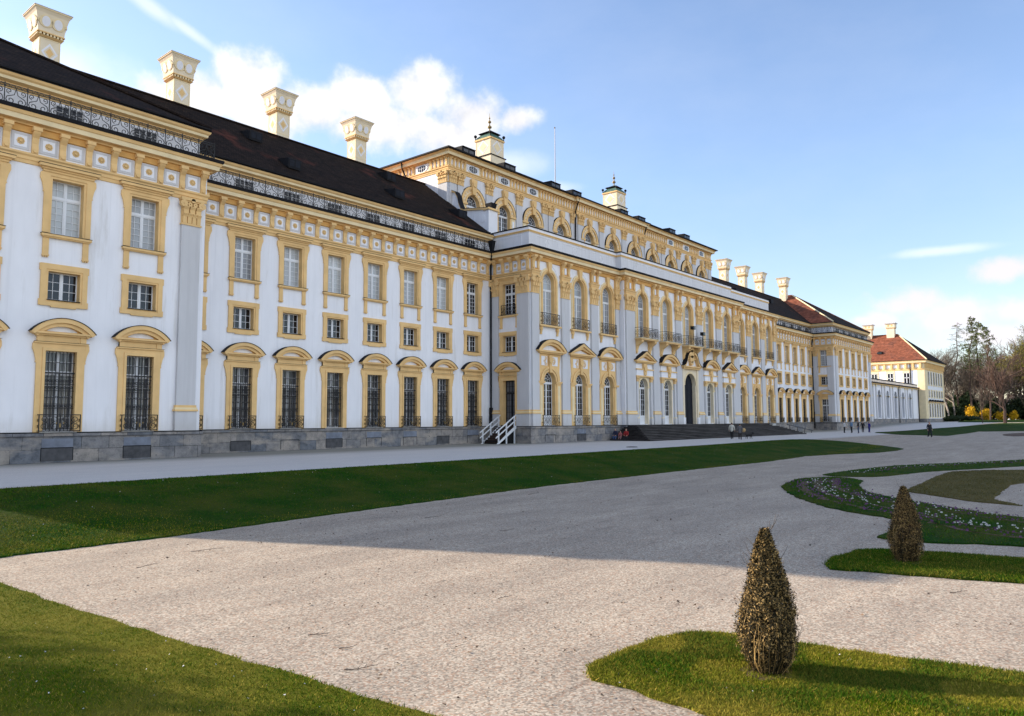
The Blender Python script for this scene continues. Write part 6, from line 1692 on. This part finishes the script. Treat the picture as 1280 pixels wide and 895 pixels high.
def mt(op, *a, clamp=False):
    n = N(nt, 'ShaderNodeMath', operation=op); n.use_clamp = clamp
    for i, v in enumerate(a):
        if isinstance(v, bpy.types.NodeSocket): nt.links.new(v, n.inputs[i])
        else: n.inputs[i].default_value = v
    return n.outputs[0]
warpn = N(nt, 'ShaderNodeTexNoise', in_Scale=9.0, in_Detail=4.0); nt.links.new(D, warpn.inputs['Vector'])
# clouds as elliptical patches of the sky dome: (azimuth from +x, elevation, half width, half height, sharpness) in radians
def blob(az, el, a, b, rot=0.0):
    c = Vector((math.cos(az) * math.cos(el), math.sin(az) * math.cos(el), math.sin(el))); e1 = Vector((math.sin(az), -math.cos(az), 0)); e2 = e1.cross(c)
    f1 = e1 * math.cos(rot) + e2 * math.sin(rot); f2 = -e1 * math.sin(rot) + e2 * math.cos(rot)
    u = vm('DOT_PRODUCT', D, f1 / a).outputs['Value']; v = vm('DOT_PRODUCT', D, f2 / b).outputs['Value']; q = vm('DOT_PRODUCT', D, c).outputs['Value']
    r = mt('SQRT', mt('ADD', mt('MULTIPLY', u, u), mt('MULTIPLY', v, v)))
    return mt('SUBTRACT', mt('SUBTRACT', 1.0, r), mt('MULTIPLY', mt('LESS_THAN', q, .3), 6.0))
# unseen bright clouds added behind the camera to fill the shaded facade and gravel
BACK_FILL = [(-1.0, .32, .40, .22, 0), (-1.65, .40, .50, .30, 0), (-2.35, .32, .40, .22, 0), (-1.3, .80, .42, .24, 0), (-2.1, .85, .36, .22, 0)]
CUM = [(1.0414, 0.4089, 0.0586, 0.0472, 0), (1.0932, 0.3885, 0.0559, 0.0354, 0), (1.1388, 0.3833, 0.0412, 0.0256, 0), (0.9561, 0.386, 0.0586, 0.043, 0), (0.8996, 0.4092, 0.054, 0.0373, 0), (0.8199, 0.4184, 0.0575, 0.0436, 0), (0.8675, 0.3735, 0.1198, 0.0399, 0), (0.7495, 0.392, 0.0754, 0.0402, 0), (0.6896, 0.3875, 0.0403, 0.0262, 0), (1.0113, 0.3806, 0.0866, 0.0481, 0), (0.7819, 0.3672, 0.1011, 0.0404, 0)]
SOFT = [(0.2145, 0.1348, 0.0703, 0.03, 0), (0.1662, 0.1173, 0.0867, 0.0319, 0), (0.1085, 0.1191, 0.0484, 0.0264, 0), (0.1138, 0.162, 0.0424, 0.0194, 0), (0.2406, 0.1196, 0.0427, 0.0209, 0), (0.1361, 0.0926, 0.0986, 0.0269, 0), (0.258, 0.1188, 0.0287, 0.0115, 0)]
WISP = [(0.1772, 0.1924, 0.0686, 0.0082, 0), (1.1556, 0.472, 0.0529, 0.0123, -0.45), (1.1141, 0.4563, 0.0542, 0.009, -0.5), (0.717, 0.3338, 0.0921, 0.0256, 0), (1.2452, 0.3834, 0.1039, 0.052, 0), (0.6414, 0.3031, 0.0515, 0.0124, 0)]
def field(lst):
    acc = None
    for b in lst:
        v = blob(*b); acc = v if acc is None else mt('SMOOTH_MAX', acc, v, .12)
    return acc
n1 = N(nt, 'ShaderNodeTexNoise', in_Scale=16.0, in_Detail=9.0, in_Roughness=.58); nt.links.new(D, n1.inputs['Vector'])
n2 = N(nt, 'ShaderNodeTexNoise', in_Scale=5.5, in_Detail=7.0, in_Roughness=.6); nt.links.new(vm('MULTIPLY', D, (1, 1, 2.2)).outputs[0], n2.inputs['Vector'])
def mask(f, amp, lo, hi):
    v = mt('ADD', f, mt('MULTIPLY', mt('SUBTRACT', n1.outputs['Fac'], .5), amp))
    mr = N(nt, 'ShaderNodeMapRange', interpolation_type='SMOOTHSTEP'); nt.links.new(v, mr.inputs[0]); mr.inputs[1].default_value = lo; mr.inputs[2].default_value = hi
    return mr.outputs[0]
mA = mask(field(CUM), 1.7, .06, .70)
mB = mask(field(SOFT), 2.0, .12, .85)
mBackFill = mask(field(BACK_FILL), 1.0, .0, .5)
mC = mask(field(WISP), .9, .0, .9)
haze = N(nt, 'ShaderNodeMapRange', in_1=.40, in_2=.72, in_3=0.0, in_4=.07); nt.links.new(n2.outputs['Fac'], haze.inputs[0])
# bright air towards the sun's side and the horizon
shade = N(nt, 'ShaderNodeMapRange', in_1=.35, in_2=.7, in_3=.76, in_4=1.0); nt.links.new(n1.outputs['Fac'], shade.inputs[0])
CL = 4.6
cw = N(nt, 'ShaderNodeVectorMath', operation='SCALE'); cw.inputs[0].default_value = (CL * .9, CL * .9, CL * .93); nt.links.new(shade.outputs[0], cw.inputs['Scale'])
hs = N(nt, 'ShaderNodeHueSaturation', in_Saturation=1.0, in_Value=1.0); nt.links.new(sky.outputs[0], hs.inputs['Color'])
tint = mixc(nt, 1.0, hs.outputs[0], (.97, .945, .99), 'MULTIPLY')
sz = N(nt, 'ShaderNodeSeparateXYZ'); nt.links.new(D, sz.inputs[0])
hm = ramp_pos(nt, sz.outputs['Z'], 0.0, .30)
tint = mixc(nt, 1.0, tint, mixc(nt, hm, (.80, .76, .74), (1.0, 1.0, 1.0)), 'MULTIPLY')
c0 = mixc(nt, haze.outputs[0], tint, (CL * .8, CL * .82, CL * .88))
c1 = mixc(nt, mt('MULTIPLY', mC, .45), c0, (CL * .98, CL * .97, CL * 1.0))
c2 = mixc(nt, mt('MULTIPLY', mB, .8), c1, (CL * .82, CL * .735, CL * .76))
c3 = mixc(nt, mA, c2, cw.outputs[0])
c3 = mixc(nt, mBackFill, c3, (CL * 1.16, CL * 1.25, CL * 1.40))
nt.links.new(c3, bgn.inputs['Color']); bgn.inputs['Strength'].default_value = .13

vs_ = scene.view_settings; vs_.view_transform = 'Standard'; vs_.look = 'None'; vs_.gamma = 1; vs_.use_curve_mapping = False; vs_.exposure = 1.17
scene.render.engine = 'CYCLES'
scene.render.resolution_x, scene.render.resolution_y = 1024, 716
scene.cycles.max_bounces = 6; scene.cycles.diffuse_bounces = 3
